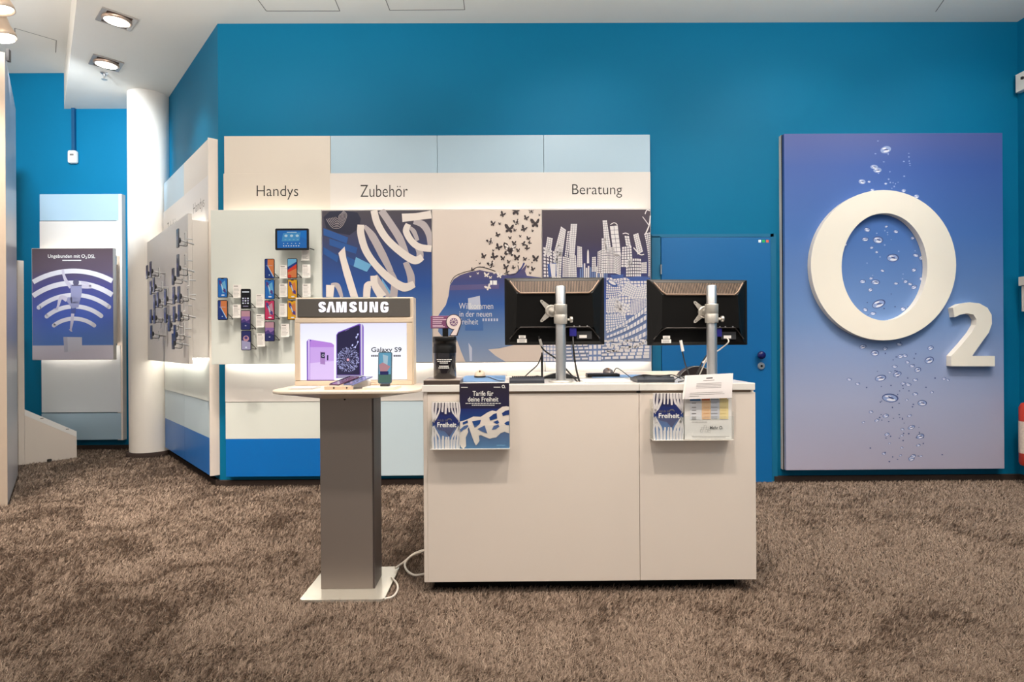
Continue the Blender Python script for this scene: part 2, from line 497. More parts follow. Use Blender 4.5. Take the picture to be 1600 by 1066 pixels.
def track_spot(px, py, Y, r, aim, label):
    c = U(px, py, Y); ax = V(aim).normalized()
    t = thing('track_spotlight', c, label, 'spotlight', 'track spotlights over the tall partition')
    BOD = mat('track_lamp_body', (196, 176, 158), .35, metal=.3)
    o = MB().lathe(c, ax, [(r * .55, -r * 2.2), (r * .75, -r * 2.1), (r * .8, -r * 1.1), (r, -r * .4), (r * 1.02, 0), (r * .94, 0), (r * .9, -.02)], BOD, 40).build('lamp_housing', t)
    MB().lathe(c - ax * .018, ax, [(r * .9, 0), (r * .88, .003)], LAMP, 40).build('lamp_lens', t)
    b = MB().tube([c - ax * r * 1.6, c - ax * r * 1.6 + V((-.03, 0, .1)), V((c.x - .05, c.y, ZC2))], .012, BOD, 10, 3)
    b.build('bracket', t)
    return c, ax
tc, ta = track_spot(6, 60, 4.45, .085, (.25, .12, -.95), 'lower cream track spotlight just above the top of the tall partition')
tc2, ta2 = track_spot(2, 17, 4.25, .085, (.25, .12, -.95), 'upper cream track spotlight at the top left corner, only partly visible')
spot('track_beam', tc + ta * .03, U(120, 290, YF), 330, 75, .5, (.80, .91, 1), .05)
spot('track_beam', tc2 + ta2 * .03, U(230, 560, 6), 22, 80, .8, NEUT, .05)
q = U(13, 88, 4.4)
o = MB().obox(q + V((-.02, 0, -.03)), (.018, .006, 0), (-.008, .03, 0), (0, 0, .09), DGREY).build('track_end_clip'); tag(o, 'small metal clip on top of the tall partition under the spotlight', 'bracket')

q = U(112, 245, YF - .05)
t = thing('motion_detector', V((q.x, YF, q.z)), 'small white motion detector under a thin blue conduit on the far wall', 'detector')
b = MB().box(q.x - .048, q.x + .048, YF - .06, YF - .0005, q.z - .07, q.z + .075, mat('detector_white', (240, 236, 228), .4)); b.build('housing', t, bevel=.02, bseg=3)
MB().box(q.x - .012, q.x + .03, YF - .0645, YF - .061, q.z + .01, q.z + .03, LETG).build('sensor_window', t)
MB().box(q.x - .018, q.x + .018, YF - .03, YF - .0005, q.z + .076, ZC + .4, mat('conduit_blue', (0, 74, 116), .5)).build('conduit', t)

q = U(1585.5, 132, YB - .03)
t = thing('motion_detector', V((XR, YB - .07, q.z)), 'white motion detector high in the right corner near the ceiling', 'detector')
b = MB().prism([V((q.x, YB - .03, q.z - .075)), V((q.x + .012, YB - .11, q.z - .07)), V((XR - .001, YB - .15, q.z - .075)), V((XR - .001, YB - .03, q.z - .075))], (0, 0, .15), mat('detector_white', (240, 236, 228), .4)); b.build('housing', t, bevel=.012, bseg=3)
w_ = U(1594, 132, YB - .11); MB().box(w_.x - .006, w_.x + .01, YB - .135, YB - .12, q.z, q.z + .02, LETB).build('sensor_window', t)

# right-edge fittings
q = U(1591, 433, YB - .06); q2 = U(1596, 487, YB - .07)
t = thing('wall_intercom', V((XR, YB - .16, q2.z)), 'white wall box with overhanging lid above the red extinguisher', 'wall box')
MB().box(q.x, XR - .001, YB - .26, YB - .06, U(1591, 447, YB - .06).z, q.z, WHT).build('lid', t, bevel=.003)
MB().box(q2.x, XR - .001, YB - .24, YB - .07, q2.z, U(1591, 447.5, YB - .06).z, WHT).build('box', t, bevel=.003)
q = U(1613, 665, YB - .22)
RED = mat('extinguisher_red', (196, 56, 36), .3, noise=.04, nscale=20)
ex_top = U(1595, 628, YB - .22).z; ex_bot = U(1595, 728, YB - .22).z
t = thing('fire_extinguisher', V((q.x, q.y, ex_bot)), 'red fire extinguisher with pale label at the right edge', 'fire extinguisher')
r = .085
MB().lathe(V((q.x, q.y, ex_bot)), (0, 0, 1), [(r * .9, 0), (r, .02), (r, ex_top - ex_bot - .05), (r * .8, ex_top - ex_bot - .015), (r * .3, ex_top - ex_bot)], RED, 40).build('cylinder', t)
MB().lathe(V((q.x, q.y, ex_bot + .10)), (0, 0, 1), [(r + .001, 0), (r + .001, .26)], mat('extinguisher_label', (222, 205, 190), .5, noise=.3, nscale=60), 40, cap0=False, cap1=False).build('paper_label', t)
MB().lathe(V((q.x, q.y, ex_top)), (0, 0, 1), [(.02, 0), (.02, .05), (.012, .055)], BLACK, 16).build('valve', t)
MB().box(q.x - .012, q.x + .012, q.y - .14, q.y + .02, ex_top + .05, ex_top + .07, BLACK).build('handle', t)
MB().box(q.x - r * .5, XR - .001, q.y - .03, q.y + .03, ex_bot - .012, ex_bot - .001, BLKM).build('wall_bracket', t)
MB().tube([V((q.x, q.y - .03, ex_top + .03)), V((q.x - .06, q.y - .07, ex_top - .02)), V((q.x - .06, q.y - .09, ex_bot + .12)), V((q.x - .05, q.y - .09, ex_bot + .04))], .011, BLACK, 8).build('hose', t)

# ------------------------------------------------------------------ tall partition and display unit at the far left
pn = UZ(12, 790, 0); pf = UZ(28, 742, 0); pf = pn + (pf - pn)
pd = (pf - pn).normalized(); pnrm = V((-pd.y, pd.x, 0))         # away to the left
if pnrm.x > 0: pnrm = -pnrm
PH = U(12, 84, pn.y).z
t = thing('partition', pn, 'tall freestanding partition with grey glossy side at the left edge', 'partition')
PARTG = mat('partition_grey_gloss', (168, 168, 176), .28, metal=.15, noise=.08, nscale=2.5)
PARTT = mat('partition_end_tan', (205, 186, 168), .5, noise=.02, nscale=6)
b = MB(); b.obox(pn + pnrm * .02 , pf - pn, pnrm * .5, V((0, 0, PH)), PARTG); b.build('core', t)
b = MB(); b.obox(pn, (pf - pn), pnrm * .018, V((0, 0, PH)), PARTG); b.build('side_panel', t)
b = MB(); b.obox(pn - pd * .02, pd * .0195, pnrm * .52, V((0, 0, PH)), PARTT); b.build('end_panel', t)

# low display unit behind it: tall back board and sloping base seen from the side
k0 = UZ(29, 728, 0); k1 = UZ(120, 716, 0)
kd = (k1 - k0); kl = kd.length; kd.normalize(); kn_ = V((-kd.y, kd.x, 0))
t = thing('display_unit', k0, 'white display unit with sloping base standing behind the tall partition', 'display unit')
zt = U(33, 407, k0.y).z
za = U(37, 650, k0.y).z; zb = U(120, 683, k1.y).z
b = MB(); b.obox(k0 + V((0, 0, .002)), kd * .05, kn_ * .6, V((0, 0, zt)), WHT); b.build('back_board', t, bevel=.003)
b = MB(); b.prism([k0 + kd * .0505 + V((0, 0, .002)), k1 + V((0, 0, .002)), k1 + V((0, 0, zb)), k0 + kd * .0505 + V((0, 0, za))], kn_ * .6, WHT); b.build('base', t)
b = MB(); b.prism([k0 + kd * .0505 + V((0, 0, za + .0005)), k1 + V((0, 0, zb + .0005)), k1 + V((0, 0, zb + .06)), k0 + kd * .0505 + V((0, 0, za + .06))], kn_ * .6, mat('white_slope_top', (248, 246, 244), .3)); b.build('sloping_top', t)
for px, py in ((61, 650), (102, 662)):
    s = (px - 37) / 83.
    c = k0 + kd * (.05 + (kl - .05) * s) + V((0, 0, za + (zb - za) * s + .03))
    MB().obox(c - kn_ * .004, kd * .025, V((0, 0, .008)), kn_ * .003, LETG).build('slot', t)
o = MB().lathe(UZ(76, 722, 0) - kn_ * .03, (0, 0, 1), [(.02, 0), (.02, .03), (.012, .034)], BLACK, 16).build('foot', t)

# ------------------------------------------------------------------ display wall units
# heights shared by every unit
Z_TOP = U(600, 211, 4.79).z; Z_HEAD = U(600, 270, 4.79).z; Z_FB1 = U(600, 327, 4.64).z; Z_FB0 = U(600, 568, 4.64).z
Z_ST = U(600, 627, 4.79).z; Z_BL = U(600, 685, 4.79).z; Z_BOT = U(600, 744, 4.79).z
YBK, YFB = 4.80, 4.645
def unit_frame(t, P, w, cols, fb0, fb1, fbcol, fbdepth=.03, off_fb=.225, led=True, blueband=True):
    """P(a, off, z): a along the wall, off out of the wall. cols: upper, header, mid, low materials"""
    def bx(nm, a0, a1, o0, o1, z0, z1, m, bev=.0015):
        b = MB(); o = P(a0, o0, z0)
        b.obox(o, P(a1, o0, z0) - o, P(a0, o1, z0) - o, V((0, 0, z1 - z0)), m)
        return b.build(nm, t, bevel=bev)
    g = .0015
    bx('upper_panel', g, w - g, .0005, .066, Z_HEAD + .001, Z_TOP, cols[0])
    bx('header_panel', g - .004, w - g, .0005, .074, Z_FB1 - .45, Z_HEAD, cols[1])
    bx('middle_panel', g, w - g, .0005, .074, Z_ST + .001, Z_FB1 - .46, cols[2])
    bx('lower_panel', g, w - g, .0005, .07, (Z_BL + .001) if blueband else Z_BOT, Z_ST, cols[3])
    if blueband: bx('base_panel', g, w - g, .0005, .07, Z_BOT, Z_BL, BLUE)
    bx('carrier', .1, w - .1, .0745, .194, Z_FB0 + .2, Z_FB1 - .2, PANW, 0)
    fb = bx('front_board', fb0, fb1, .195, off_fb, Z_FB0, Z_FB1, fbcol)
    if led == 'end':
        bx('end_return', .001, .014, .0755, .1945, Z_FB0 + .05, Z_FB1 - .05, fbcol, 0)
    if led:
        bx('light_strip', max(fb0, 0) + (.03 if led is True else .1), min(fb1, w) - .03, .105, .125, Z_FB1 - .055, Z_FB1 - .04, LED, 0)
        bx('light_strip', max(fb0, 0) + (.03 if led is True else .1), min(fb1, w) - .03, .105, .125, Z_FB0 + .03, Z_FB0 + .045, LEDL, 0)
    return fb

xs = [U(x, 300, YBK).x for x in (350, 516.5, 683.5, 850, 1016.5)]
fx = [U(x, 450, YFB).x for x in (329.5, 503, 675.5, 847, 1017.5)]
units = []
UD = [('cream wall display unit headed Handys with phones on its board', (PANC, PANC, PANW, PANG), PANG, True),
      ('wall display unit headed Zubehör with curling white ribbon poster', (PANB, PANW, PANW, PANM), PANW, False),
      ('wall display unit with the head and butterflies poster', (PANB, PANW, PANW, PANM), PANW, False),
      ('wall display unit headed Beratung with the city skyscraper poster', (PANB, PANW, PANW, PANM), PANW, False)]
for i, (lab, cols, fc, bb) in enumerate(UD):
    x0 = xs[i]
    t = thing('display_wall_unit', V((x0, YB, 0)), lab, 'display unit', 'display units along the back wall')
    P = lambda a, off, z, x0=x0: V((x0 + a, YB - off, z))
    fb = unit_frame(t, P, xs[i + 1] - xs[i], cols, fx[i] - x0 + .001, fx[i + 1] - x0 - .001, fc, blueband=bb)
    units.append((t, fb))
HD = [('Handys', 401, 290, 466, 312), ('Zubehör', 563, 289, 637, 308), None, ('Beratung', 894, 288, 972, 309)]
for (t, fb), h in zip(units, HD):
    if h:
        a = Art(lambda x, y, k: U(x, y, YB - .0745)); a.text(*h, LETB, bold=-.006); a.build('lettering', t)

def poster(t, x0, y0, x1, y1, Y, stops, name, coat=.6):
    """printed sheet as a thin board; returns the sheet"""
    a = U(x0, y1, Y); b_ = U(x1, y0, Y)
    base = wloc(t)
    m = grad_mat(name, stops, a.z - base.z, b_.z - base.z, .35, coat=coat)
    return MB().box(a.x, b_.x, Y, Y + .004, a.z, b_.z, m).build('poster', t)

YP = YFB - .0045
# --- ribbon poster
t, fb = units[1]
pst = poster(t, 504.5, 328.5, 674, 567, YP, [(0, (150, 168, 196)), (.25, (92, 128, 182)), (.5, (22, 78, 158)), (.72, (38, 62, 120)), (.88, (62, 58, 82)), (1, (70, 64, 74))], 'ribbon_poster_print')
RW = mat('ribbon_white', (236, 226, 220), .5); RS = mat('ribbon_grey', (188, 178, 182), .5); RD = mat('ribbon_dark_print', (28, 32, 60), .4); RLB = mat('ribbon_light_blue_print', (110, 175, 220), .4)
a = Art(zoomed(sheet(YP), 500, 320, .2439))
a.shape([(22, 80), (60, 45), (160, 38), (240, 50), (262, 90), (250, 150), (190, 195), (110, 180), (40, 150)], RD)
for i in range(7):
    r0 = 14 + i * 11
    a.stroke([(112 - r0 * .9, 75 + r0 * .2), (112 - r0 * .4, 75 + r0 * .9), (112 + r0 * .3, 78 + r0 * .8), (112 + r0 * .75, 70), (125 + r0 * .3, 66 - r0 * .35)], 2.6, RS, k=6)
for y0, x0, x1 in ((150, 22, 180), (215, 60, 240), (270, 22, 120), (330, 170, 300)):
    a.shape([(x0, y0), (x1, y0 + 60), (x1 - 10, y0 + 100), (x0, y0 + 45)], mat('poster_blue_shard', (34, 86, 158), .4), k=4)
a.shape([(230, 335), (330, 385), (300, 430), (215, 395)], RLB, k=5)
a.shape([(395, 470), (455, 560), (440, 590), (405, 560)], RLB, k=5)
def rib(p, w, m, k): a.stroke(p, w, m, k=k, sub=8)
rib([(285, 135), (335, 200), (400, 320), (455, 430)], [18, 48, 50, 34], RS, 7)
rib([(392, 36), (440, 105), (510, 215), (552, 315)], [44, 46, 48, 36], RS, 7)
rib([(455, 430), (478, 500), (470, 592)], [30, 46, 50], RS, 7)
rib([(586, 515), (580, 450), (548, 368)], [46, 48, 34], RS, 7)
rib([(638, 345), (640, 310), (622, 268)], [46, 44, 30], RS, 7)
rib([(600, 108), (660, 128), (697, 190), (702, 270)], [30, 46, 40, 22], RS, 7)
rib([(566, 140), (600, 170), (625, 230)], [16, 30, 24], RS, 7)
rib([(262, 128), (262, 190), (292, 290), (352, 380), (440, 468), (535, 528), (604, 508)], [44, 46, 46, 44, 50, 56, 42], RW, 9)
rib([(345, 36), (368, 120), (425, 215), (515, 300), (605, 356), (656, 334)], [44, 46, 46, 48, 52, 40], RW, 9)
rib([(566, 124), (552, 170), (588, 235), (640, 272), (714, 282)], [34, 42, 42, 44, 42], RW, 9)
rib([(526, 84), (620, 76), (713, 62)], [54, 46, 52], RW, 9)
a.shape([(118, 310), (158, 268), (168, 340), (245, 592), (196, 592), (150, 440)], RW, 9)
rib([(62, 592), (66, 515)], [46, 54], RW, 9); rib([(70, 512), (112, 520), (140, 592)], [16, 34, 20], RS, 8)
rib([(298, 592), (305, 520), (330, 500)], [44, 48, 20], RW, 9); rib([(345, 455), (352, 515), (400, 592)], [44, 46, 60], RW, 10)
rib([(360, 450), (395, 520), (440, 592)], [14, 36, 30], RS, 8)
a.build('printed_artwork', pst)

# --- butterflies and head
t, fb = units[2]
pst = poster(t, 677, 327.5, 845.5, 566, YP, [(0, (226, 208, 196)), (1, (228, 214, 204))], 'butterfly_poster_print', .5)
base = wloc(t)
zlo, zhi = U(760, 566, YP).z, U(760, 415, YP).z
HEADM = grad_mat('head_print', [(0, (150, 162, 188)), (.3, (106, 138, 186)), (.6, (44, 92, 168)), (.85, (66, 72, 130)), (1, (92, 78, 112))], zlo - base.z, zhi - base.z, .35, coat=.5)
a = Art(zoomed(sheet(YP), 660, 310, .272))
a.shape([(95, 668), (135, 612), (150, 560), (158, 500), (180, 465), (220, 440), (270, 424), (330, 412), (390, 425), (470, 442), (545, 428), (575, 405), (600, 378), (590, 420), (600, 445), (682, 455), (682, 835),
         (560, 836), (440, 862), (378, 868), (420, 905), (480, 940), (247, 940), (222, 880), (200, 820), (180, 790), (110, 790), (90, 765), (95, 735), (75, 715)], HEADM, k=2)
a.stroke([(160, 490), (185, 450), (240, 425), (300, 412)], 4, INK, k=3); a.stroke([(282, 415), (320, 395), (370, 402), (420, 420)], 5, INK, k=3)
a.stroke([(540, 435), (570, 400), (585, 370)], 9, mat('hair_blue', (60, 66, 130), .4), k=3); a.stroke([(470, 432), (520, 440), (552, 415), (548, 385)], 5, INK, k=3)
LITE = mat('poster_light_print', (200, 205, 225), .4); MIDB = mat('poster_mid_blue', (70, 112, 176), .4)
a.shape([(160, 500), (440, 490), (440, 520), (158, 528)], mat('poster_violet_band', (96, 90, 140), .4), k=3)
a.shape([(262, 575), (330, 560), (335, 640), (265, 640)], LITE, k=3); a.shape([(250, 640), (345, 640), (350, 760), (245, 760)], MIDB, k=3)
for x in range(345, 440, 16): a.rect(x, 690, x + 9, 706, LITE, 4)
a.shape([(265, 830), (285, 860), (285, 935), (272, 935)], LITE, k=3)
a.rect(388, 472, 402, 497, LETW, 4); a.rect(406, 472, 428, 497, LETW, 4)
a.text('Willkommen', 210, 601, 406, 636, LETW, -.008, 6); a.text('in der neuen', 213, 648, 398, 680, LETW, -.008, 6); a.text('Freiheit', 213, 692, 320, 725, LETW, -.008, 6)
def butterfly(x, y, s, ang, m, skew=.75):
    def sh(pts):
        o = []
        for u, v in pts:
            X, Y = u * s, v * s
            o.append((min(1100, x + X * math.cos(ang) - Y * math.sin(ang)), max(64, y + X * math.sin(ang) + Y * math.cos(ang))))
        return o
    up = [(0, 0), (.12, -.35), (.5, -.85), (.95, -.95), (1, -.6), (.75, -.1), (.3, .08)]
    lo = [(0, .02), (.35, .08), (.68, .2), (.7, .55), (.42, .72), (.12, .4)]
    for sg, w in ((1, skew), (-1, 1)):
        a.shape(sh([(sg * u * w, v) for u, v in up]), m, 8); a.shape(sh([(sg * u * w, v) for u, v in lo]), m, 8)
    a.shape(sh([(-.06, -.35), (.06, -.35), (.06, .5), (-.06, .5)]), m, 8)
a.mp = zoomed(sheet(YP), 700, 320, .1313)
BF = [(652, 118, 38, .5), (815, 80, 62, .1), (993, 78, 34, 0), (1090, 125, 16, .3), (932, 160, 34, .3), (1042, 225, 64, 0), (822, 210, 42, -.3), (732, 290, 62, .1), (538, 228, 36, .2),
      (617, 228, 18, 0), (905, 292, 44, .5), (1010, 312, 18, .2), (795, 305, 22, .3), (590, 360, 30, .4), (862, 376, 18, 0), (505, 440, 42, -.4), (740, 395, 22, -.1), (955, 402, 26, .3), (788, 458, 30, 0),
      (900, 470, 32, 1.2), (970, 452, 22, 1), (942, 520, 34, .8), (600, 508, 42, .5), (740, 545, 92, .15), (838, 545, 28, 0), (540, 548, 16, .2), (425, 615, 36, .3), (545, 620, 44, .6), (655, 640, 34, .1),
      (820, 635, 42, .1), (915, 648, 26, .2), (1045, 645, 46, .1), (378, 700, 14, 0), (337, 664, 7, 0), (725, 682, 26, .2), (520, 715, 48, -.4), (1000, 688, 12, 0), (955, 740, 18, 0), (1010, 768, 30, .4),
      (290, 772, 22, .5), (690, 745, 38, .2), (780, 750, 26, .6), (425, 745, 12, 0), (978, 815, 16, .2), (965, 655, 8, 0), (838, 692, 10, 0), (705, 800, 26, .5)]
for x, y, s, an in BF: butterfly(x, y, s, an, INK, random.uniform(.55, 1))
for x, y, s, an in ((458, 838, 34, .1), (505, 868, 20, 0), (612, 845, 38, .2), (550, 815, 16, 0), (480, 985, 40, -.5), (355, 818, 14, 0), (265, 856, 12, .3)): butterfly(x, y, s, an, RW, .9)
for x, y, s, an in ((740, 545, 92, .15), (822, 210, 42, -.3), (505, 440, 42, -.4), (993, 78, 34, 0), (520, 715, 48, -.4)):   # open-veined ones
    for sg in (-1, 1):
        for u, v, rr in ((.42, -.5, .14), (.68, -.62, .13), (.55, -.2, .13), (.4, .28, .12)):
            a.ell(x + sg * u * s * .85, y + v * s + u * s * math.sin(an) * sg * .5, rr * s, rr * s * 1.3, RW, a=sg * .6, n=10, k=9)
a.build('printed_artwork', pst)

# --- city poster
t, fb = units[3]
pst = poster(t, 848.5, 327.5, 1016, 566, YP, [(0, (150, 162, 190)), (.22, (122, 140, 184)), (.42, (62, 88, 162)), (.6, (50, 52, 108)), (.8, (62, 52, 76)), (1, (74, 62, 72))], 'city_poster_print', .5)
a = Art(zoomed(sheet(YP), 840, 320, .2439))
CW = mat('city_white', (232, 226, 228), .5); CD = mat('city_dark_line', (58, 50, 84), .5); CB = mat('city_blue_line', (64, 92, 160), .5); CG = mat('city_grey_blue', (112, 134, 182), .5)
def patch(q, bul=(0, 0, 0, 0)):
    """four corners (tl,tr,br,bl); bulge of top,right,bottom,left edges"""
    (tl, tr, br, bl) = q
    def f(u, v):
        x = (1 - v) * ((1 - u) * tl[0] + u * tr[0]) + v * ((1 - u) * bl[0] + u * br[0])
        y = (1 - v) * ((1 - u) * tl[1] + u * tr[1]) + v * ((1 - u) * bl[1] + u * br[1])
        cu = 4 * u * (1 - u); cv = 4 * v * (1 - v)
        return (x + cv * ((1 - u) * bul[3] + u * bul[1]), y + cu * ((1 - v) * bul[0] + v * bul[2]))
    return f
def clip(p): return (min(max(p[0], 36), 720), min(max(p[1], 34), 1006))
def facade(q, rows, cols, bul=(0, 0, 0, 0), gap=.2, k=5, back=CD, win=CW, solid=True):
    f = patch(q, bul)
    if solid:
        n = 8
        pts = [f(i / n, 0) for i in range(n)] + [f(1, i / n) for i in range(n)] + [f(1 - i / n, 1) for i in range(n)] + [f(0, 1 - i / n) for i in range(n)]
        a.shape([clip(p) for p in pts], back, k)
    for r in range(rows):
        for c in range(cols):
            u0, u1 = (c + gap / 2) / cols, (c + 1 - gap / 2) / cols; v0, v1 = (r + gap / 2) / rows, (r + 1 - gap / 2) / rows
            a.shape([clip(p) for p in (f(u0, v0), f(u1, v0), f(u1, v1), f(u0, v1))], win, k + 1)
# distant skyline
for x in range(270, 440, 13): a.rect(x, 395 + random.uniform(-25, 20), x + 9, 470, CW if random.random() < .6 else CG, 3)
a.shape([(316, 375), (318, 300), (323, 285), (328, 300), (330, 375)], CW, 3)
facade([(384, 300), (410, 288), (414, 440), (380, 440)], 12, 3, gap=0.24); facade([(348, 335), (374, 332), (376, 430), (346, 430)], 8, 2)
facade([(62, 205), (98, 215), (82, 330), (42, 320)], 9, 3, gap=0.14)
facade([(150, 138), (182, 160), (158, 330), (100, 320)], 14, 4, gap=0.11); facade([(120, 250), (160, 255), (150, 470), (90, 470)], 14, 4, gap=0.16)
facade([(212, 122), (254, 122), (236, 340), (200, 340)], 16, 3, gap=0.11); facade([(206, 320), (246, 325), (252, 464), (200, 464)], 12, 4, gap=0.16); facade([(190, 170), (216, 165), (196, 340), (172, 330)], 12, 2, gap=0.27)
facade([(254, 264), (284, 270), (288, 400), (252, 400)], 12, 3, gap=0.14); facade([(160, 330), (204, 340), (206, 464), (158, 464)], 10, 4, gap=0.21)
facade([(34, 268), (136, 320), (140, 466), (36, 466)], 9, 5, (-8, 0, 0, 0), .3); a.shape([(62, 380), (118, 372), (122, 460), (70, 462)], CB, 8); a.shape([(78, 378), (116, 378), (114, 462), (90, 462)], CW, 9)
facade([(416, 100), (444, 98), (474, 300), (430, 300)], 14, 3, gap=0.12); facade([(410, 215), (440, 212), (448, 440), (412, 440)], 14, 3, gap=0.17)
facade([(462, 136), (514, 132), (536, 330), (486, 330)], 7, 2, gap=0.09); a.stroke([(466, 128), (488, 116), (505, 122), (510, 132)], 5, CW, 5)
facade([(446, 275), (492, 270), (498, 440), (440, 440)], 16, 6, gap=0.21); facade([(494, 300), (534, 330), (532, 452), (496, 440)], 12, 4, gap=0.21)
a.stroke([(545, 186), (565, 182), (585, 190)], 6, CW, 5); facade([(556, 198), (586, 200), (600, 270), (566, 262)], 4, 2, gap=0.14); facade([(540, 270), (602, 262), (612, 400), (534, 400)], 8, 4, gap=0.21)
facade([(612, 192), (645, 180), (676, 300), (640, 320)], 10, 3, gap=0.12); a.stroke([(615, 275), (655, 318), (682, 318)], 7, CW, 8)
facade([(680, 185), (722, 175), (722, 470), (706, 470)], 22, 3, (0, 0, 0, 14), .25); a.stroke([(690, 190), (715, 130), (722, 70)], 8, CW, 8); a.stroke([(672, 76), (712, 130)], 5, CW, 8); a.stroke([(688, 60), (700, 35), (720, 38)], 6, CW, 8)
facade([(565, 352), (664, 346), (664, 462), (566, 462)], 6, 7, (-6, 0, 0, 0), .26); facade([(664, 370), (700, 366), (700, 440), (664, 440)], 6, 3, gap=0.21)
# middle: rooftops and falling facades
facade([(436, 466), (722, 466), (722, 700), (436, 720)], 12, 13, (0, 0, 0, 18), .2, 3, CB)
a.shape([(570, 468), (640, 458), (722, 462), (722, 488), (600, 490)], CB, 6); facade([(572, 490), (640, 530), (610, 600), (530, 570)], 6, 6, gap=0.12, back=CB); facade([(640, 530), (722, 500), (712, 600), (612, 602)], 6, 6, gap=0.12, back=CB)
a.shape([(466, 450), (550, 446), (548, 470), (480, 476)], CB, 6); facade([(440, 470), (540, 478), (520, 590), (438, 600)], 8, 7, (10, 0, 0, 0), .25, back=CB); a.ell(478, 505, 40, 16, CB, .5, k=8); a.ell(478, 500, 26, 9, CW, .5, k=9)
facade([(438, 605), (515, 600), (560, 690), (438, 690)], 6, 8, gap=0.14, back=CB); facade([(500, 610), (590, 640), (560, 720), (490, 670)], 4, 5, gap=0.11, back=CB)
facade([(600, 610), (720, 590), (720, 690), (590, 700)], 10, 12, gap=0.21, back=CB)
facade([(436, 700), (560, 700), (580, 780), (436, 810)], 6, 9, (6, 0, 0, 0), .25, back=CG)
for i in range(5):   # sweeping rows of windows
    y = 700 + i * 34
    facade([(440, y + 110 - i * 4), (720, y - 70 + i * 20), (720, y - 30 + i * 20), (440, y + 126 - i * 2)], 1, 14 - i, (14, 0, 14, 0), .24, 10, CG)
facade([(36, 885), (120, 890), (120, 1005), (36, 1005)], 5, 4, gap=0.21, back=CG, k=10)
for i in range(6):
    y = 880 + i * 22
    facade([(180, y - 10 + i), (720, y - 20 - i * 2), (720, y - 4), (180, y + 6)], 1, 16 - i, gap=0.21, k=10, back=CG)
facade([(325, 895), (410, 890), (410, 1004), (325, 1004)], 3, 3, gap=0.33, back=CG, k=13)
a.build('printed_artwork', pst)

# --- angled wall: two units sharing one run
for i, (lab, cols) in enumerate([('near unit of the angled wall, white with cluster of phones', (PANC, PANW, PANG, PANM)), ('far unit of the angled wall beside the white column', (PANB, PANW, PANG, PANM))]):
    w = .9; t0 = .03 + i * .9
    t = thing('display_wall_unit', A(t0, 0, 0), lab, 'display unit', 'display units along the angled wall')
    P = lambda al, off, z, t0=t0: A(t0 + al, off, z)
    unit_frame(t, P, w, cols, .0005 if i else .003, w - .0005, PANW, led=True if i else 'end')
    if i == 0:
        b = MB(); b.obox(A(.013, .0005, Z_BOT), AD * .0155, AN * .074, V((0, 0, Z_TOP - Z_BOT)), WHT); b.build('side_panel', t)
    if i == 0:
        ar = Art(lambda x, y, k, t0=t0: A(t0 + .9 - x, .0746, y)); vs = None
        ar.text('Handys', .40, Z_FB1 + .19, .78, Z_FB1 + .07, LETG, -.008); ar.build('lettering', t)
    else:
        ar = Art(lambda x, y, k, t0=t0: A(t0 + .9 - x, .0746, y))
        ar.text('Zubehör', .2, Z_FB1 + .19, .64, Z_FB1 + .07, LETG, -.008); ar.build('lettering', t)

# ------------------------------------------------------------------ phones
def scr(name, rgb, e=.6): return mat('screen_' + name, tuple(c * .3 for c in rgb), .12, emit=e, ergb=rgb)
S_BLUE, S_DEEP, S_ORG, S_PALE = scr('blue', (28, 110, 190)), scr('deep', (24, 56, 128)), scr('orange', (226, 128, 70)), scr('pale', (190, 220, 236))
S_BLK, S_WHT, S_VIO, S_PUR, S_NAVY = scr('black', (14, 16, 24), .2), scr('white', (240, 245, 250)), scr('violet', (156, 112, 170)), scr('purple', (84, 60, 128)), scr('navy', (40, 44, 104))
S_PINK, S_YEL, S_RED, S_GRN, S_SKY, S_LIL, S_ROSE = scr('pink', (214, 52, 96)), scr('yellow', (242, 170, 30)), scr('red', (224, 64, 40)), scr('green', (84, 124, 112)), scr('sky', (110, 180, 216)), scr('lilac', (180, 170, 200)), scr('rose', (205, 150, 160))
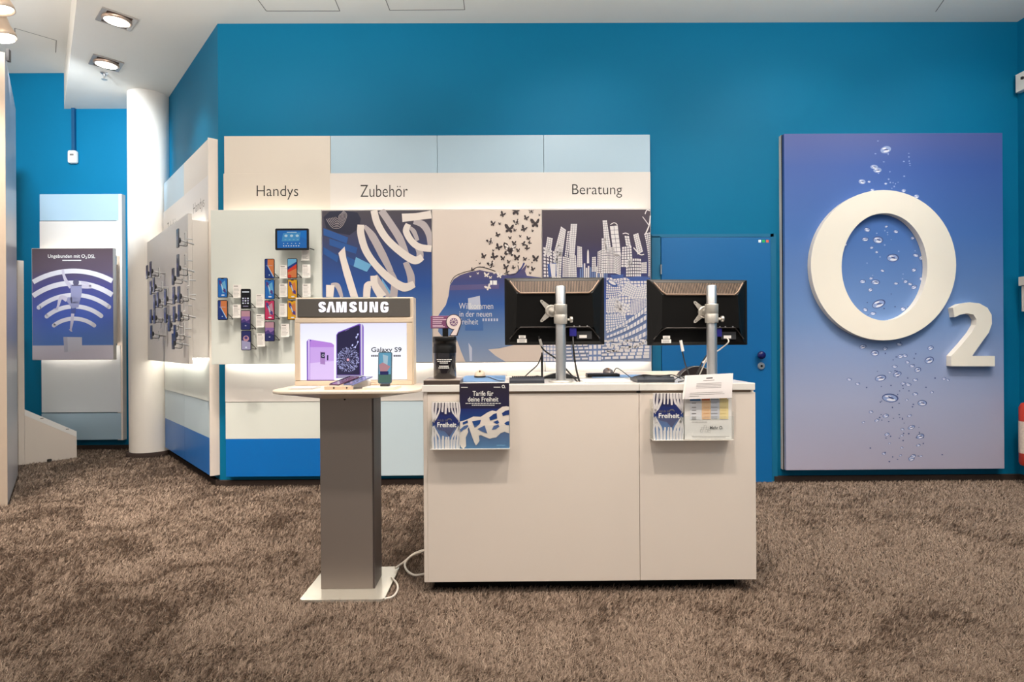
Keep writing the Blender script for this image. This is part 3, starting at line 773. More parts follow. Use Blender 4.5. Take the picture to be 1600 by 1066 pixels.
def wallpaper(a, kind):
    R_ = lambda p, m: a.shape(p, m)
    if kind in ('off', 'offb'):
        a.rect(0, 0, 1, 1, mat('screen_dim', (60, 62, 74), .15) if kind == 'off' else mat('screen_dim_blue', (52, 60, 88), .15), 1); a.rect(.1, .1, .9, .16, S_BLK); a.ell(.5, .5, .3, .12, S_NAVY)
    elif kind == 'split':
        a.rect(0, 0, 1, 1, S_BLUE, 1); R_([(0, 0), (.3, 0), (.22, .35), (.95, 1), (0, 1)], S_DEEP); R_([(.3, 0), (1, 0), (1, .95), (.28, .36)], S_ORG); a.rect(.12, .33, .85, .345, S_PALE); a.ell(.48, .84, .07, .03, S_PALE)
        R_([(.28, .36), (.35, .36), (.97, .9), (.93, .95)], S_PALE)
    elif kind in ('figure', 'pinkfig', 'yellowfig'):
        bgm = {'figure': S_BLUE, 'pinkfig': S_PINK, 'yellowfig': S_YEL}[kind]
        a.rect(0, 0, 1, 1, bgm, 1); R_([(.3, .3), (.8, .1), (.95, .7), (.5, .8)], {'figure': S_SKY, 'pinkfig': S_ROSE, 'yellowfig': S_ORG}[kind])
        R_([(.08, .08), (.35, .12), (.5, .35), (.3, .42), (.12, .3)], S_PUR); R_([(.4, .48), (.85, .58), (.9, .78), (.62, .72)], S_PUR); R_([(.3, .3), (.4, .28), (.62, .6), (.5, .62)], S_PALE)
        a.ell(.55, .9, .2, .035, S_WHT); a.rect(.35, 0, .65, .035, S_BLK)
    elif kind == 'tiles':
        a.rect(0, 0, 1, 1, S_BLK, 1); a.rect(.1, .10, .9, .16, S_WHT)
        for r in range(3):
            for c in range(3): a.rect(.12 + c * .28, .44 + r * .13, .30 + c * .28, .51 + r * .13, S_LIL if (r + c) % 2 else S_WHT, 4)
        a.rect(.2, .88, .8, .91, S_LIL)
    elif kind == 'mountain':
        a.rect(0, 0, 1, 1, S_VIO, 1); a.rect(0, 0, 1, .3, S_ROSE, 2); R_([(0, .52), (.35, .42), (.6, .56), (1, .44), (1, 1), (0, 1)], S_PUR); R_([(0, .66), (.4, .6), (1, .7), (1, 1), (0, 1)], S_NAVY); a.ell(.5, .8, .1, .035, S_LIL)
    elif kind == 'rose':
        a.rect(0, 0, 1, 1, S_NAVY, 1); R_([(0, .5), (1, .6), (1, 1), (0, 1)], S_LIL); a.ell(.5, .4, .34, .16, S_ROSE); a.ell(.5, .36, .18, .08, S_PUR); a.ell(.5, .88, .12, .04, S_WHT)
    elif kind == 'diagonal':
        a.rect(0, 0, 1, 1, S_RED, 1); R_([(0, 0), (1, 0), (1, .22), (0, .52)], S_SKY); R_([(0, .42), (1, .14), (1, .26), (0, .58)], S_DEEP); R_([(0, .72), (1, .5), (1, 1), (0, 1)], S_ORG); a.ell(.2, .92, .22, .09, S_RED)
    elif kind == 'hand':
        a.rect(0, 0, 1, 1, S_SKY, 1); a.rect(0, .72, 1, 1, S_GRN, 2); R_([(.3, .05), (.75, .1), (.7, .45), (.4, .45)], S_PALE); R_([(0, .4), (.3, .32), (.95, .46), (.6, .66), (.1, .62)], S_ROSE); a.rect(.1, .62, .8, .74, S_NAVY)
BODY = mat('phone_body', (20, 22, 30), .25, metal=.2)
def phone(o, r, n, w, h, kind, label, group, back=None, tilt=0.0, name='phone', th=.008, post=None, bodym=None):
    """o: centre of the glass, r: screen-right direction, n: out of the screen"""
    r = V(r).normalized(); n = V(n).normalized(); u = V((0, 0, 1))
    if tilt: u = Matrix.Rotation(tilt, 3, r) @ u; n = Matrix.Rotation(tilt, 3, r) @ n
    t = thing(name, o - u * h / 2, label, 'phone' if name == 'phone' else 'tablet', group)
    def rr(w, h, c, rad):
        pts = []
        for sx, sy, a0 in ((1, 1, 0), (-1, 1, 90), (-1, -1, 180), (1, -1, 270)):
            for k in range(5):
                an = math.radians(a0 + k * 22.5)
                pts.append(o + r * (sx * (w / 2 - rad) + rad * math.cos(an)) + u * (sy * (h / 2 - rad) + rad * math.sin(an)) + n * c)
        return pts
    b = MB(); b.prism(rr(w, h, -th, .009), n * th, bodym or BODY, True); b.build('body', t)
    m = .004 if name == 'phone' else .016
    a = Art(lambda x, y, k: o + r * ((x - .5) * (w - 2 * m)) + u * ((.5 - y) * (h - 2 * m * (1.3 if name == 'phone' else 1))) + n * (.0003 + .0001 * k))
    if name == 'phone': wallpaper(a, kind)
    else:
        a.rect(0, 0, 1, 1, S_BLUE, 1); a.shape([(1, 0), (1, .5), (.7, .3), (.85, 0)], scr('tabblue', (20, 120, 205))); a.shape([(.2, .15), (.8, .1), (.75, .6), (.15, .62)], scr('tabmid', (70, 150, 205)))
        a.rect(.33, .08, .66, .12, S_PALE)
        for i in range(3): a.ell(.3 + i * .19, .30, .055, .07, S_PALE)
        for i in range(4): a.ell(.28 + i * .14, .52, .035, .035, S_SKY)
        for i in range(5): a.ell(.22 + i * .135, .74, .018, .026, S_PALE)
        for i in range(7): a.ell(.22 + i * .085, .88, .02, .028, S_WHT)
    a.build('screen', t)
    if post is not None:
        p0 = o - n * (th + .0005) - u * h * .1
        b = MB(); b.tube([p0, p0 - n * .02, p0 - n * (post - .003) - u * .02], .007, SILV, 8, 1); b.build('mount_arm', t)
        b = MB(); b.lathe(p0 + r * .0, -n, [(.022, 0), (.022, .012), (.012, .016)], DGREY, 16); b.build('mount_puck', t)
        c = o + r * (w / 2 + .004) - u * (h / 2 - .012) - n * .006
        b = MB(); b.tube([c, c + r * .012 - n * .01, c - n * .05 + r * .012, p0 - n * .06], .0028, BLACK, 6, 4); b.build('cable', t)
    return t

NB = V((0, -1, 0)); RB = V((1, 0, 0))
YPH = YFB - .10
HP = [(347.7, 449.7, 'figure', 'phone with blue figure wallpaper, upper one of the leftmost board column'),
      (347.7, 484.7, 'split', 'phone with blue and orange wallpaper, lower one of the leftmost board column'),
      (383.8, 467.1, 'tiles', 'phone with black tile screen, top of the second board column'),
      (383.8, 500.4, 'mountain', 'phone with purple mountain wallpaper between the black tile phone and the rose phone'),
      (384.5, 532, 'rose', 'phone with dark rose wallpaper, lowest phone on the back wall board'),
      (421, 420, 'split', 'phone with blue and orange wallpaper, topmost of the tall column left of the tablet'),
      (421.2, 452.2, 'figure', 'phone with blue figure wallpaper directly above the pink phone'),
      (421.2, 484.7, 'pinkfig', 'phone with pink wallpaper in the third board column'),
      (421.2, 518, 'mountain', 'phone with purple mountain wallpaper directly below the pink phone'),
      (456.5, 419.5, 'diagonal', 'phone with red and pale blue diagonal wallpaper under the tablet'),
      (457, 452, 'yellowfig', 'phone with yellow wallpaper, upper of the two yellow ones'),
      (456.5, 484.7, 'yellowfig', 'phone with yellow wallpaper, partly hidden behind the pedestal light box')]
for px, py, k, lab in HP:
    phone(U(px, py, YPH), RB, NB, 15.2 * YPH / FPX, 31 * YPH / FPX, k, lab, 'phones on the back wall board', post=.092)
phone(U(456.2, 374, YPH - .01), RB, NB, 52 * YPH / FPX, 33.5 * YPH / FPX, 'tab', 'black tablet with bright blue home screen above the wall phones', None, name='tablet', post=.10, th=.01)

def price_card(o, r, n, w, h, label, group, m=PAPER):
    r = V(r).normalized(); n = V(n).normalized(); u = V((0, 0, 1))
    t = thing('price_card', o - u * h / 2, label, 'price card', group)
    b = MB(); b.obox(o - r * w / 2 - u * h / 2, r * w, u * h, -n * .003, m); b.build('card', t)
    b = MB(); b.obox(o - r * w / 2 - u * h / 2 - n * .0032, r * w, u * .006, n * .012, CLEARC); b.build('holder_lip', t)
    b = MB(); b.tube([o - n * .0035, o - n * .0545], .005, SILV, 8, 1); b.build('stem', t)
    a = Art(lambda x, y, k: o + r * (x - .5) * w + u * (.5 - y) * h + n * .0006)
    a.rect(.1, .08, .62, .14, LETG)
    for i in range(7): a.rect(.1, .24 + i * .1, .6 + .3 * random.random(), .27 + i * .1, mat('card_text', (178, 174, 172), .6))
    a.build('printed_text', t)
PC = [(370.5, 455.5, 'blue figure phone in the leftmost column'), (370, 486.5, 'lower phone of the leftmost column'), (406.5, 470.5, 'black tile phone'), (406.5, 501.5, 'purple phone in the second column'), (408, 531.5, 'rose phone'),
      (443.5, 425, 'topmost phone of the third column'), (443, 454, 'blue figure phone of the third column'), (443, 485, 'pink phone'), (445.5, 516.5, 'purple phone in the third column'),
      (478.8, 424, 'red diagonal phone'), (479, 454, 'upper yellow phone'), (477.5, 397, 'tablet, just below it')]
YPC = YFB - .055
for px, py, lab in PC:
    price_card(U(px, py, YPC), RB, NB, 12.5 * YPC / FPX, 21 * YPC / FPX, 'small white price card to the right of the ' + lab if 'tablet' not in lab else 'small white price card on the board beneath the tablet', 'price cards on the back wall board')

# angled board phones, seen almost edge-on
ROOM = -AD                                              # screen-right of something on the angled wall
AW = [  # zoomed pixel, height, cluster label
 (32, 516, 72, 'outermost of the left cluster, top row'), (52, 501, 88, 'second in the top row of the left cluster'),
 (53, 603, 70, 'outer phone of the second row, left cluster'), (70, 588, 75, 'inner phone of the second row, left cluster'),
 (73, 680, 76, 'left phone of the third row, left cluster'), (92, 668, 84, 'right phone of the third row, left cluster'),
 (53, 762, 73, 'outer phone of the fourth row, left cluster'), (73, 762, 76, 'inner phone of the fourth row, left cluster'),
 (56, 850, 72, 'lowest phone of the left cluster'),
 (202, 328, 104, 'single highest phone'), (203, 480, 126, 'long phone below the highest one'), (176, 541, 94, 'phone just left of the long one'),
 (180, 646, 98, 'left phone of the right cluster upper pair'), (208, 640, 90, 'right phone of the right cluster upper pair'),
 (134, 655, 90, 'upper phone of the middle column between clusters'), (134, 755, 80, 'second phone of the middle column between clusters'), (155, 800, 90, 'lowest phone of the middle column, tilted'),
 (182, 750, 90, 'left phone of the right cluster lower pair'), (210, 742, 94, 'right phone of the right cluster lower pair'),
 (186, 853, 84, 'next to lowest phone of the right cluster'), (176, 900, 80, 'lowest phone of the right cluster')]
OFFP = .225 + .12
for zx, zy, zh, lab in AW:
    px, py = 220 + zx * .2817, 280 + zy * .2817
    o = UA(px, py, OFFP)
    dist = (o - CAM).dot(FWD)
    h = min(max(zh * .2817 * dist / FPX, .13), .2)
    phone(o, ROOM, AN, .07, h, random.choice(['off', 'offb']), 'dark phone edge-on on the angled board, ' + lab, 'phones on the angled board', post=.112,
          bodym=mat('phone_body_grey', (74, 76, 86), .3, metal=.3))
for j, (zx, zy, nm) in enumerate([(245, 330, 'highest phone'), (245, 450, 'long phone'), (238, 530, 'phone left of the long one'), (262, 560, 'right cluster upper pair'), (262, 640, 'right cluster middle'), (240, 700, 'right cluster lower pair'), (238, 830, 'lowest phones of the right cluster'),
                                  (100, 520, 'top row of the left cluster'), (118, 600, 'second row of the left cluster'), (122, 690, 'third row of the left cluster'), (112, 800, 'fourth row of the left cluster'), (100, 870, 'lowest phone of the left cluster')]):
    px, py = 220 + zx * .2817, 280 + zy * .2817
    price_card(UA(px, py, .28), ROOM, AN, .06, .10, 'pale price card on the angled board beside the ' + nm, 'price cards on the angled board', CLEARC)

# ------------------------------------------------------------------ far wall panel with the wireless-arc poster
YQ = YF - .07
t = thing('display_wall_unit', V((U(126, 600, YQ).x, YF, 0)), 'narrow lit panel with climber poster alone on the far wall', 'display unit')
def qb(nm, x0, y0, x1, y1, Ya, Yb, m, bev=.002):
    p, q = U(x0, y1, Ya), U(x1, y0, Ya)
    return MB().box(p.x, q.x, Ya, Yb, p.z, q.z, m).build(nm, t, bevel=bev)
qb('upper_panel', 62, 303, 185, 345, YQ + .001, YF - .0005, PANB); qb('header_panel', 62, 345.3, 186, 400, YQ, YF - .0005, PANW)
qb('middle_panel', 65, 540, 188, 645, YQ, YF - .0005, mat('cool_white_panel', (224, 230, 236), .4)); qb('lower_panel', 65, 645.5, 189, 688, YQ + .001, YF - .0005, PANB)
YQ2 = YF - .22
qb('side_panel', 184, 303, 190, 688, YQ + .004, YF - .0005, WHT)
fbq = qb('front_board', 50.5, 387.5, 176.5, 563, YQ2, YQ2 + .05, WHT)
p, q = U(52, 552, YQ2 + .06), U(174, 398, YQ2 + .06)
MB().box(p.x, q.x, YQ2 + .0505, YF - .001, p.z + .1, q.z - .1, WHT).build('carrier', t)
for zz in (p.z + .03, q.z - .03): MB().box(p.x + .03, q.x - .03, YQ2 + .06, YQ2 + .08, zz - .006, zz + .006, LED).build('light_strip', t)
pst = poster(t, 51, 388, 176, 562.5, YQ2 - .0045, [(0, (226, 220, 234)), (.125, (226, 220, 234)), (.13, (98, 138, 212)), (.4, (80, 104, 190)), (.65, (82, 82, 146)), (.8, (96, 82, 102)), (1, (86, 70, 78))], 'climber_poster_print', .5)
a = Art(zoomed(sheet(YQ2 - .0045), 30, 370, .197))
WA = mat('arc_white', (236, 232, 240), .5)
def arc3(p0, p1, p2, w, cap=True):
    (x1, y1), (x2, y2), (x3, y3) = p0, p1, p2
    d = 2 * (x1 * (y2 - y3) + x2 * (y3 - y1) + x3 * (y1 - y2))
    ux = ((x1 * x1 + y1 * y1) * (y2 - y3) + (x2 * x2 + y2 * y2) * (y3 - y1) + (x3 * x3 + y3 * y3) * (y1 - y2)) / d
    uy = ((x1 * x1 + y1 * y1) * (x3 - x2) + (x2 * x2 + y2 * y2) * (x1 - x3) + (x3 * x3 + y3 * y3) * (x2 - x1)) / d
    r = math.hypot(x1 - ux, y1 - uy); a0 = math.atan2(y1 - uy, x1 - ux); a1 = math.atan2(y3 - uy, x3 - ux)
    a.stroke([(ux + r * math.cos(a0 + (a1 - a0) * i / 24), uy + r * math.sin(a0 + (a1 - a0) * i / 24)) for i in range(25)], w, WA, k=4, sub=1, cap=cap)
arc3((110, 360), (430, 272), (738, 352), 38, False); arc3((110, 470), (440, 368), (738, 462), 40, False)
arc3((155, 562), (438, 462), (712, 557), 34); arc3((218, 632), (438, 553), (650, 628), 34); arc3((275, 704), (438, 650), (595, 704), 32)
SK = mat('climber_skin_print', (214, 206, 222), .5); SH = mat('climber_shirt_print', (160, 160, 196), .5); SD = mat('climber_dark_print', (86, 96, 156), .5); SHD = mat('climber_hair_print', (96, 92, 120), .5)
a.stroke([(346, 262), (352, 300), (372, 350), (412, 400)], [20, 20, 26, 36], SK, 7); a.stroke([(490, 392), (535, 398), (575, 398)], [34, 28, 24], SK, 7); a.stroke([(570, 395), (530, 370), (490, 362)], [24, 20, 16], SK, 7)
a.shape([(405, 385), (440, 378), (495, 388), (498, 440), (485, 500), (470, 530), (405, 525), (410, 450)], SH, 8)
a.shape([(415, 480), (485, 490), (470, 560), (420, 570), (375, 510), (385, 480)], SH, 8)
a.stroke([(380, 500), (340, 480), (322, 500), (312, 540), (300, 570)], [40, 32, 26, 20, 14], SK, 7); a.shape([(270, 572), (312, 562), (308, 582), (280, 580)], SK, 7)
a.stroke([(432, 540), (428, 610)], [44, 34], SD, 7); a.stroke([(425, 610), (418, 680), (408, 742)], [26, 24, 12], SK, 7); a.shape([(394, 735), (415, 730), (422, 756), (405, 750)], SK, 7)
a.ell(450, 362, 24, 26, SHD, k=9); a.rect(416, 382, 496, 390, SHD, 9)
a.shape([(350, 795), (498, 797), (498, 905), (358, 916)], mat('plinth_print', (222, 220, 232), .5), 6); a.shape([(382, 795), (386, 912), (358, 916), (350, 795)], mat('plinth_print_left', (200, 198, 214), .5), 7)
a.text('Ungebunden mit O', 228, 140, 522, 176, LETW, .008, 6); a.text('2', 524, 158, 538, 176, LETW, .008, 6); a.text('DSL', 546, 141, 603, 170, LETW, .008, 6)
a.rect(342, 183, 492, 192, LETW, 6)
a.build('printed_artwork', pst)

# ------------------------------------------------------------------ big sign on the right
YO = YB - .085
tl, br = U(1225, 209, YO), U(1569.5, 732.5, YO)
t = thing('wall_sign', V(((tl.x + br.x) / 2, YB, br.z)), 'huge blue board with cream letters and bubbles, right of the blue door', 'sign')
bw = V(t.location)
SIGNM = grad_mat('bubble_board_print', [(0, (182, 176, 196)), (.2, (168, 174, 204)), (.45, (116, 148, 200)), (.7, (76, 116, 184)), (.9, (66, 96, 168)), (1, (82, 94, 156))], 0, tl.z - br.z, .45)
bd = MB().box(tl.x, br.x, YO, YO + .035, br.z, tl.z, SIGNM).build('face_board', t, bevel=.002)
MB().box(tl.x - .003, br.x + .003, YO + .0355, YO + .043, br.z - .002, tl.z + .002, BLKM).build('joint_strip', t)
MB().box(tl.x - .004, br.x + .004, YO + .0435, YB - .0005, br.z - .004, tl.z + .004, WHT).build('back_frame', t)
a = Art(sheet(YO, .0001))
BW_, BD_, BM_ = mat('bubble_white', (236, 236, 246), .4), mat('bubble_dark', (70, 84, 136), .4), mat('bubble_mid', (150, 168, 212), .4)
def bubble(x, y, r, asp=.7, an=0, dark=True):
    a.ell(x, y, r, r * asp, BD_ if dark else BM_, an, 16, 2)
    a.ell(x - r * .04, y + r * .06 * asp, r * .86, r * asp * .82, BM_, an, 16, 3)
    a.ell(x + r * .1, y + r * asp * .42, r * .55, r * asp * .28, BW_, an, 12, 4)
    a.ell(x - r * .25, y - r * asp * .35, r * .4, r * asp * .2, BW_, an, 12, 4)
    if r > 5: a.ell(x + r * .1, y - r * .02, r * .4, r * asp * .2, BD_, an + .3, 12, 5)
for x, y, r in [(1384, 234, 8.5), (1366, 261, 6), (1371, 266, 6.5), (1347, 284, 5.5), (1358, 284, 2.5), (1384, 287, 2.5), (1412, 298, 3.5), (1363, 297, 3), (1432, 307, 4), (1355, 359, 5), (1352, 374, 5.5), (1372, 375, 8), (1362, 387, 3.5), (1370, 394, 3),
                (1385, 354, 3), (1400, 362, 4), (1426, 372, 3.5), (1395, 403, 9.5), (1431, 399, 5), (1440, 403, 4.5), (1321, 382, 3), (1379, 423, 3.5), (1428, 422, 4), (1348, 440, 5), (1361, 435, 3.5), (1368, 441, 7), (1400, 443, 4), (1415, 440, 4), (1422, 444, 4), (1428, 449, 5), (1440, 436, 4), (1360, 453, 4),
                (1373, 475, 11), (1411, 483, 4.5), (1364, 490, 5), (1352, 484, 4), (1348, 542, 6), (1367, 552, 6.5), (1383, 545, 4), (1405, 538, 5), (1407, 557, 5), (1414, 556, 4), (1454, 544, 5), (1452, 563, 7.5), (1418, 566, 3.5), (1425, 572, 4.5), (1434, 578, 5.5), (1398, 573, 4.5), (1402, 585, 7), (1390, 582, 3),
                (1376, 591, 9), (1327, 593, 4), (1340, 600, 4), (1430, 594, 4.5), (1411, 599, 4), (1419, 601, 5), (1475, 592, 3.5), (1481, 594, 3), (1391, 622, 13), (1430, 616, 4.5), (1456, 613, 3), (1441, 630, 7.5), (1417, 625, 2.5), (1361, 644, 3.5), (1384, 650, 5), (1370, 657, 4), (1421, 650, 4), (1349, 660, 2.5),
                (1424, 668, 6), (1410, 671, 3), (1386, 679, 4), (1409, 681, 3), (1438, 682, 6.5), (1435, 696, 3.5), (1381, 709, 3), (1427, 713, 4.5), (1424, 717, 5), (1407, 712, 2.5), (1439, 713, 2.5), (1390, 693, 2), (1409, 700, 2.5)]:
    bubble(x, y, r, random.uniform(.5, .75), random.uniform(-.4, .2), y > 350)
for i in range(110):
    y = random.choice([random.uniform(220, 300), random.uniform(350, 520), random.uniform(535, 725), random.uniform(535, 725)])
    x = random.gauss(1400, 24 if y > 300 else 28)
    a.ell(x, y, random.uniform(.8, 1.7), random.uniform(.6, 1.3), BD_ if y > 450 else BM_, 0, 8, 2)
a.build('printed_bubbles', bd)
# letters, 6 cm thick
def ring_letter(cx, cy, rx, ry, ix, iy, icx, icy, n=72):
    YL = YO - .055
    f = [U(cx + rx * math.cos(2 * PI * i / n), cy + ry * math.sin(2 * PI * i / n), YL) for i in range(n)]
    g = [U(icx + ix * math.cos(2 * PI * i / n), icy + iy * math.sin(2 * PI * i / n), YL) for i in range(n)]
    d = V((0, .0545, 0)); b = MB()
    for A_, B_, nm in ((f, g, 0),):
        vs = f + g; q = [(i, (i + 1) % n, n + (i + 1) % n, n + i) for i in range(n)]
        b.add(vs, q, SIGNW); b.add([p + d for p in vs], [tuple(reversed(k)) for k in q], SIGNW)
        b.add(f + [p + d for p in f], [tuple(reversed(k)) for k in q], SIGNW, True); b.add(g + [p + d for p in g], q, SIGNW, True)
    return b
ring_letter(1380.5, 414.5, 113.5, 117.5, 67, 84, 1382, 417).build('letter', t, bevel=.002)
two = [(1489, 481), (1500, 475), (1515, 472.5), (1530, 474), (1543, 481), (1549.5, 492), (1550, 506), (1545, 520), (1534, 535), (1519, 556.5), (1554.5, 556.5), (1554.5, 572.5), (1486.5, 572.5), (1486.5, 556.5), (1504, 537), (1518, 520), (1525, 508), (1526, 499), (1521, 491.5), (1511, 489.5), (1500, 492), (1491.5, 496)]
pts = smooth2([], 1) if False else two
b = MB(); b.prism([U(x, y, YO - .055) for x, y in pts], (0, .0545, 0), SIGNW); b.build('letter', t, bevel=.002)

# ------------------------------------------------------------------ counter
ZT = 1.0; YC0, YC1 = 2.72, 3.46
cl, crx = U(658.5, 602, YC0).x, U(1180, 598, YC0).x
t = thing('service_counter', V(((cl + crx) / 2, (YC0 + YC1) / 2, 0)), 'long cream white service counter with two monitors on top', 'counter')
bl_, br_ = U(662, 760, YC0 + .008).x, U(1181.5, 760, YC0 + .008).x
zb0 = U(920, 908, YC0 + .008).z
xseam = U(1000, 760, YC0).x
MB().box(cl, xseam - .001, YC0, YC1, ZT - .033, ZT, WHTG).build('worktop', t, bevel=.002)
MB().box(xseam + .001, crx, YC0, YC1, ZT - .033, ZT, WHTG).build('worktop', t, bevel=.002)
yb = YC0 + .008
MB().box(bl_ + .0185, xseam - .001, yb, yb + .02, zb0, ZT - .045, WHT).build('front_panel', t, bevel=.0015)
MB().box(xseam + .001, br_ - .001, yb, yb + .02, zb0, ZT - .045, WHT).build('front_panel', t, bevel=.0015)
MB().box(bl_, bl_ + .018, yb, YC1 - .01, zb0, ZT - .0335, WHT).build('side_panel', t, bevel=.0015)
MB().box(br_ - .02, br_ - .0005, yb + .0205, YC1 - .01, zb0, ZT - .0335, WHT).build('side_panel', t, bevel=.0015)
MB().box(bl_ + .019, br_ - .021, yb + .021, YC1 - .05, zb0 + .0, zb0 + .02, WHT).build('bottom_panel', t)
MB().box(bl_ + .02, br_ - .022, YC1 - .045, YC1 - .03, zb0, ZT - .034, WHT).build('back_panel', t)
MB().box(bl_ + .019, br_ - .021, yb + .006, yb + .014, ZT - .0445, ZT - .0335, mat('gap_brown', (150, 130, 112), .7)).build('shadow_gap', t)
MB().box(bl_ + .04, br_ - .08, yb + .07, YC1 - .06, 0, zb0 - .0005, BLKM).build('plinth', t)
MB().box(xseam - .012, xseam + .006, yb - .001, yb + .004, ZT - .043, ZT - .0345, BLACK).build('connector', t)
rl = U(792, 583, YC1 - .02).x; rr_ = crx - .003
MB().box(rl, rr_, YC1 - .03, YC1 - .001, ZT + .0005, ZT + .022, WHT).build('rear_lip', t, bevel=.002)
gq = UZ(905, 598.5, ZT)
MB().lathe(gq + V((0, .02, .0003)), (0, 0, 1), [(.03, 0), (.03, .003), (.024, .004)], WHT, 28).build('cable_grommet', t)
CT = ZT + .0004

# pole-mounted monitors
def monitor(poleX, poleY, top_px, base_px, quad, Ym, label_m, label_p, vesa, clampz):
    # pole
    tp = thing('monitor_pole', V((poleX, poleY, ZT)), label_p, 'monitor arm', 'monitor poles')
    zt = U(top_px[0], top_px[1], poleY).z
    MB().lathe(V((poleX, poleY, CT)), (0, 0, 1), [(.062, 0), (.062, .006), (.05, .009), (.03, .01)], STEEL, 40).build('base_disc', tp)
    MB().lathe(V((poleX, poleY, CT + .0101)), (0, 0, 1), [(.0255, 0), (.0255, zt - ZT - .016), (.022, zt - ZT - .011)], SILV, 40).build('pole', tp)
    zc = clampz; cl_ = MB().lathe(V((poleX, poleY, zc - .048)), (0, 0, 1), [(.0256, 0), (.032, .0), (.033, .004), (.033, .044), (.0315, .046), (.033, .048), (.033, .092), (.032, .096), (.0256, .096)], STEEL, 40, cap0=False, cap1=False)
    cl_ = cl_.build('clamp', tp)
    MB().lathe(V((poleX + .034, poleY - .005, zc - .028)), (1, 0, 0), [(.006, 0), (.006, .012), (.015, .013), (.015, .024), (.012, .026)], STEEL, 20).build('clamp_knob', cl_)
    # monitor: outline from its corners, on a slightly turned plane
    (x0, y0), (x1, y1) = quad
    p0, p1 = U(x0, (y0 + y1) / 2, Ym[0]), U(x1, (y0 + y1) / 2, Ym[1])
    zhi = U(x0, y0, Ym[0]).z; zlo = U(x0, y1, Ym[0]).z
    r = p1 - p0; r.z = 0; w = r.length; r.normalize(); n = V((r.y, -r.x, 0)); h = zhi - zlo
    if n.y > 0: n = -n
    o = V((p0.x, p0.y, zlo))
    F = lambda x, z, c: o + r * (x * w) + V((0, 0, z * h)) + n * c
    tm = thing('monitor', o + r * w / 2, label_m, 'monitor', 'counter monitors')
    b = MB(); b.obox(F(0, 0, -.022), r * w, V((0, 0, h)), n * .018, BLACK); b.build('bezel', tm, bevel=.004)
    b = MB(); b.obox(F(.025, .04, -.0228), r * w * .95, V((0, 0, h * .92)), n * .0006, BLKG); b.build('screen', tm)
    # back shell: sloped sides rising to a plateau
    q0 = [F(.02, .015, -.004), F(.98, .015, -.004), F(.98, .985, -.004), F(.02, .985, -.004)]
    q1 = [F(.115, .26, .026), F(.885, .26, .026), F(.875, .76, .026), F(.125, .76, .026)]
    qb_ = [F(.05, .05, .004), F(.95, .05, .004)]
    b = MB()
    b.add([q1[0], q1[1], q1[2], q1[3]], [(0, 1, 2, 3)], BLKM)
    q2 = [F(.14, .745, .026), F(.86, .745, .026)]
    b.add([q0[3], q0[2], F(.94, .955, .002), F(.06, .955, .002)], [(0, 3, 2, 1)], BLACK)
    b.add([q0[0], q0[3], F(.06, .955, .002), q1[3], q1[0], F(.05, .05, .002)], [(0, 5, 4, 3, 2, 1)], BLACK)
    b.add([q0[1], q0[2], F(.94, .955, .002), q1[2], q1[1], F(.95, .05, .002)], [(0, 1, 2, 3, 4, 5)], BLACK)
    b.add([F(.06, .955, .002), F(.94, .955, .002), q1[2], q1[3]], [(0, 3, 2, 1)], BLACK)
    b.add([q0[0], q0[1], F(.95, .05, .002), F(.05, .05, .002)], [(0, 1, 2, 3)], BLACK)
    b.add([F(.05, .05, .002), F(.95, .05, .002), F(.9, .24, .006), F(.1, .24, .006)], [(0, 1, 2, 3)], BLKM)
    b.add([F(.1, .24, .006), F(.9, .24, .006), q1[1], q1[0]], [(0, 1, 2, 3)], BLACK)
    sh = b.build('back_shell', tm)
    # ribbed vent on the upper slope
    b = MB(); nr = 56
    for i in range(nr):
        u = .075 + .85 * i / (nr - 1)
        d = min(1, (u - .055) / .09, (.945 - u) / .09)
        zb_ = .945 - .17 * max(.04, d)
        def sl(x, z): return F(x, z, .002 + (.955 - z) / .195 * .024 + .0012)
        b.obox(sl(u, zb_), r * (w * .0062), sl(u, .945) - sl(u, zb_), n * .002, VENT)
    b.build('vent', tm)
    b = MB(); b.tube([F(.055, .95, .005), F(.12, .815, .022), F(.16, .765, .029), F(.84, .765, .029), F(.88, .815, .022), F(.945, .95, .005)], .0045, mat('ridge_painted_highlight', (150, 126, 108), .35, metal=.2), 8, 1); b.build('upper_ridge', tm)  # pale colour paints a highlight along the black shell's ridge
    b = MB(); b.tube([F(.05, .09, .006), F(.12, .225, .012), F(.16, .262, .027), F(.84, .262, .027), F(.88, .225, .012), F(.95, .09, .006)], .003, mat('ridge_dark', (62, 56, 54), .3), 8, 1); b.build('lower_ridge', tm)
    for (u0, v0, u1, v1) in ((.14, .10, .21, .145), (.125, .035, .22, .09)):
        b = MB(); b.obox(F(u0, v0, .0075), r * (u1 - u0) * w, V((0, 0, (v1 - v0) * h)), n * .0008, PAPER)
        o2 = b.build('sticker', tm)
        b = MB()
        for i in range(2 + int(v1 - v0 > .05)): b.obox(F(u0 + .012, v0 + .01 + i * .014, .0084), r * (u1 - u0 - .03) * w, V((0, 0, .004 * h)), n * .0003, LETB)
        b.build('sticker_print', o2)
    b = MB(); b.obox(F(.72, .085, .0075), r * .15 * w, V((0, 0, .115 * h)), n * .001, DGREY); o2 = b.build('rating_plate', tm)
    b = MB(); b.obox(F(.745, .10, .0087), r * .075 * w, V((0, 0, .045 * h)), n * .0004, PAPER); b.build('rating_label', o2)
    b = MB(); b.obox(F(.645, .125, .0075), r * .07 * w, V((0, 0, .13 * h)), n * .016, mat('video_plug_blue', (34, 30, 130), .4)); b.build('video_plug', tm, bevel=.003)
    for u in (.69, .745, .82):
        b = MB(); b.lathe(F(u, .275, .0262), n, [(.004, 0), (.0035, .002)], SILV, 12); b.build('screw', tm)
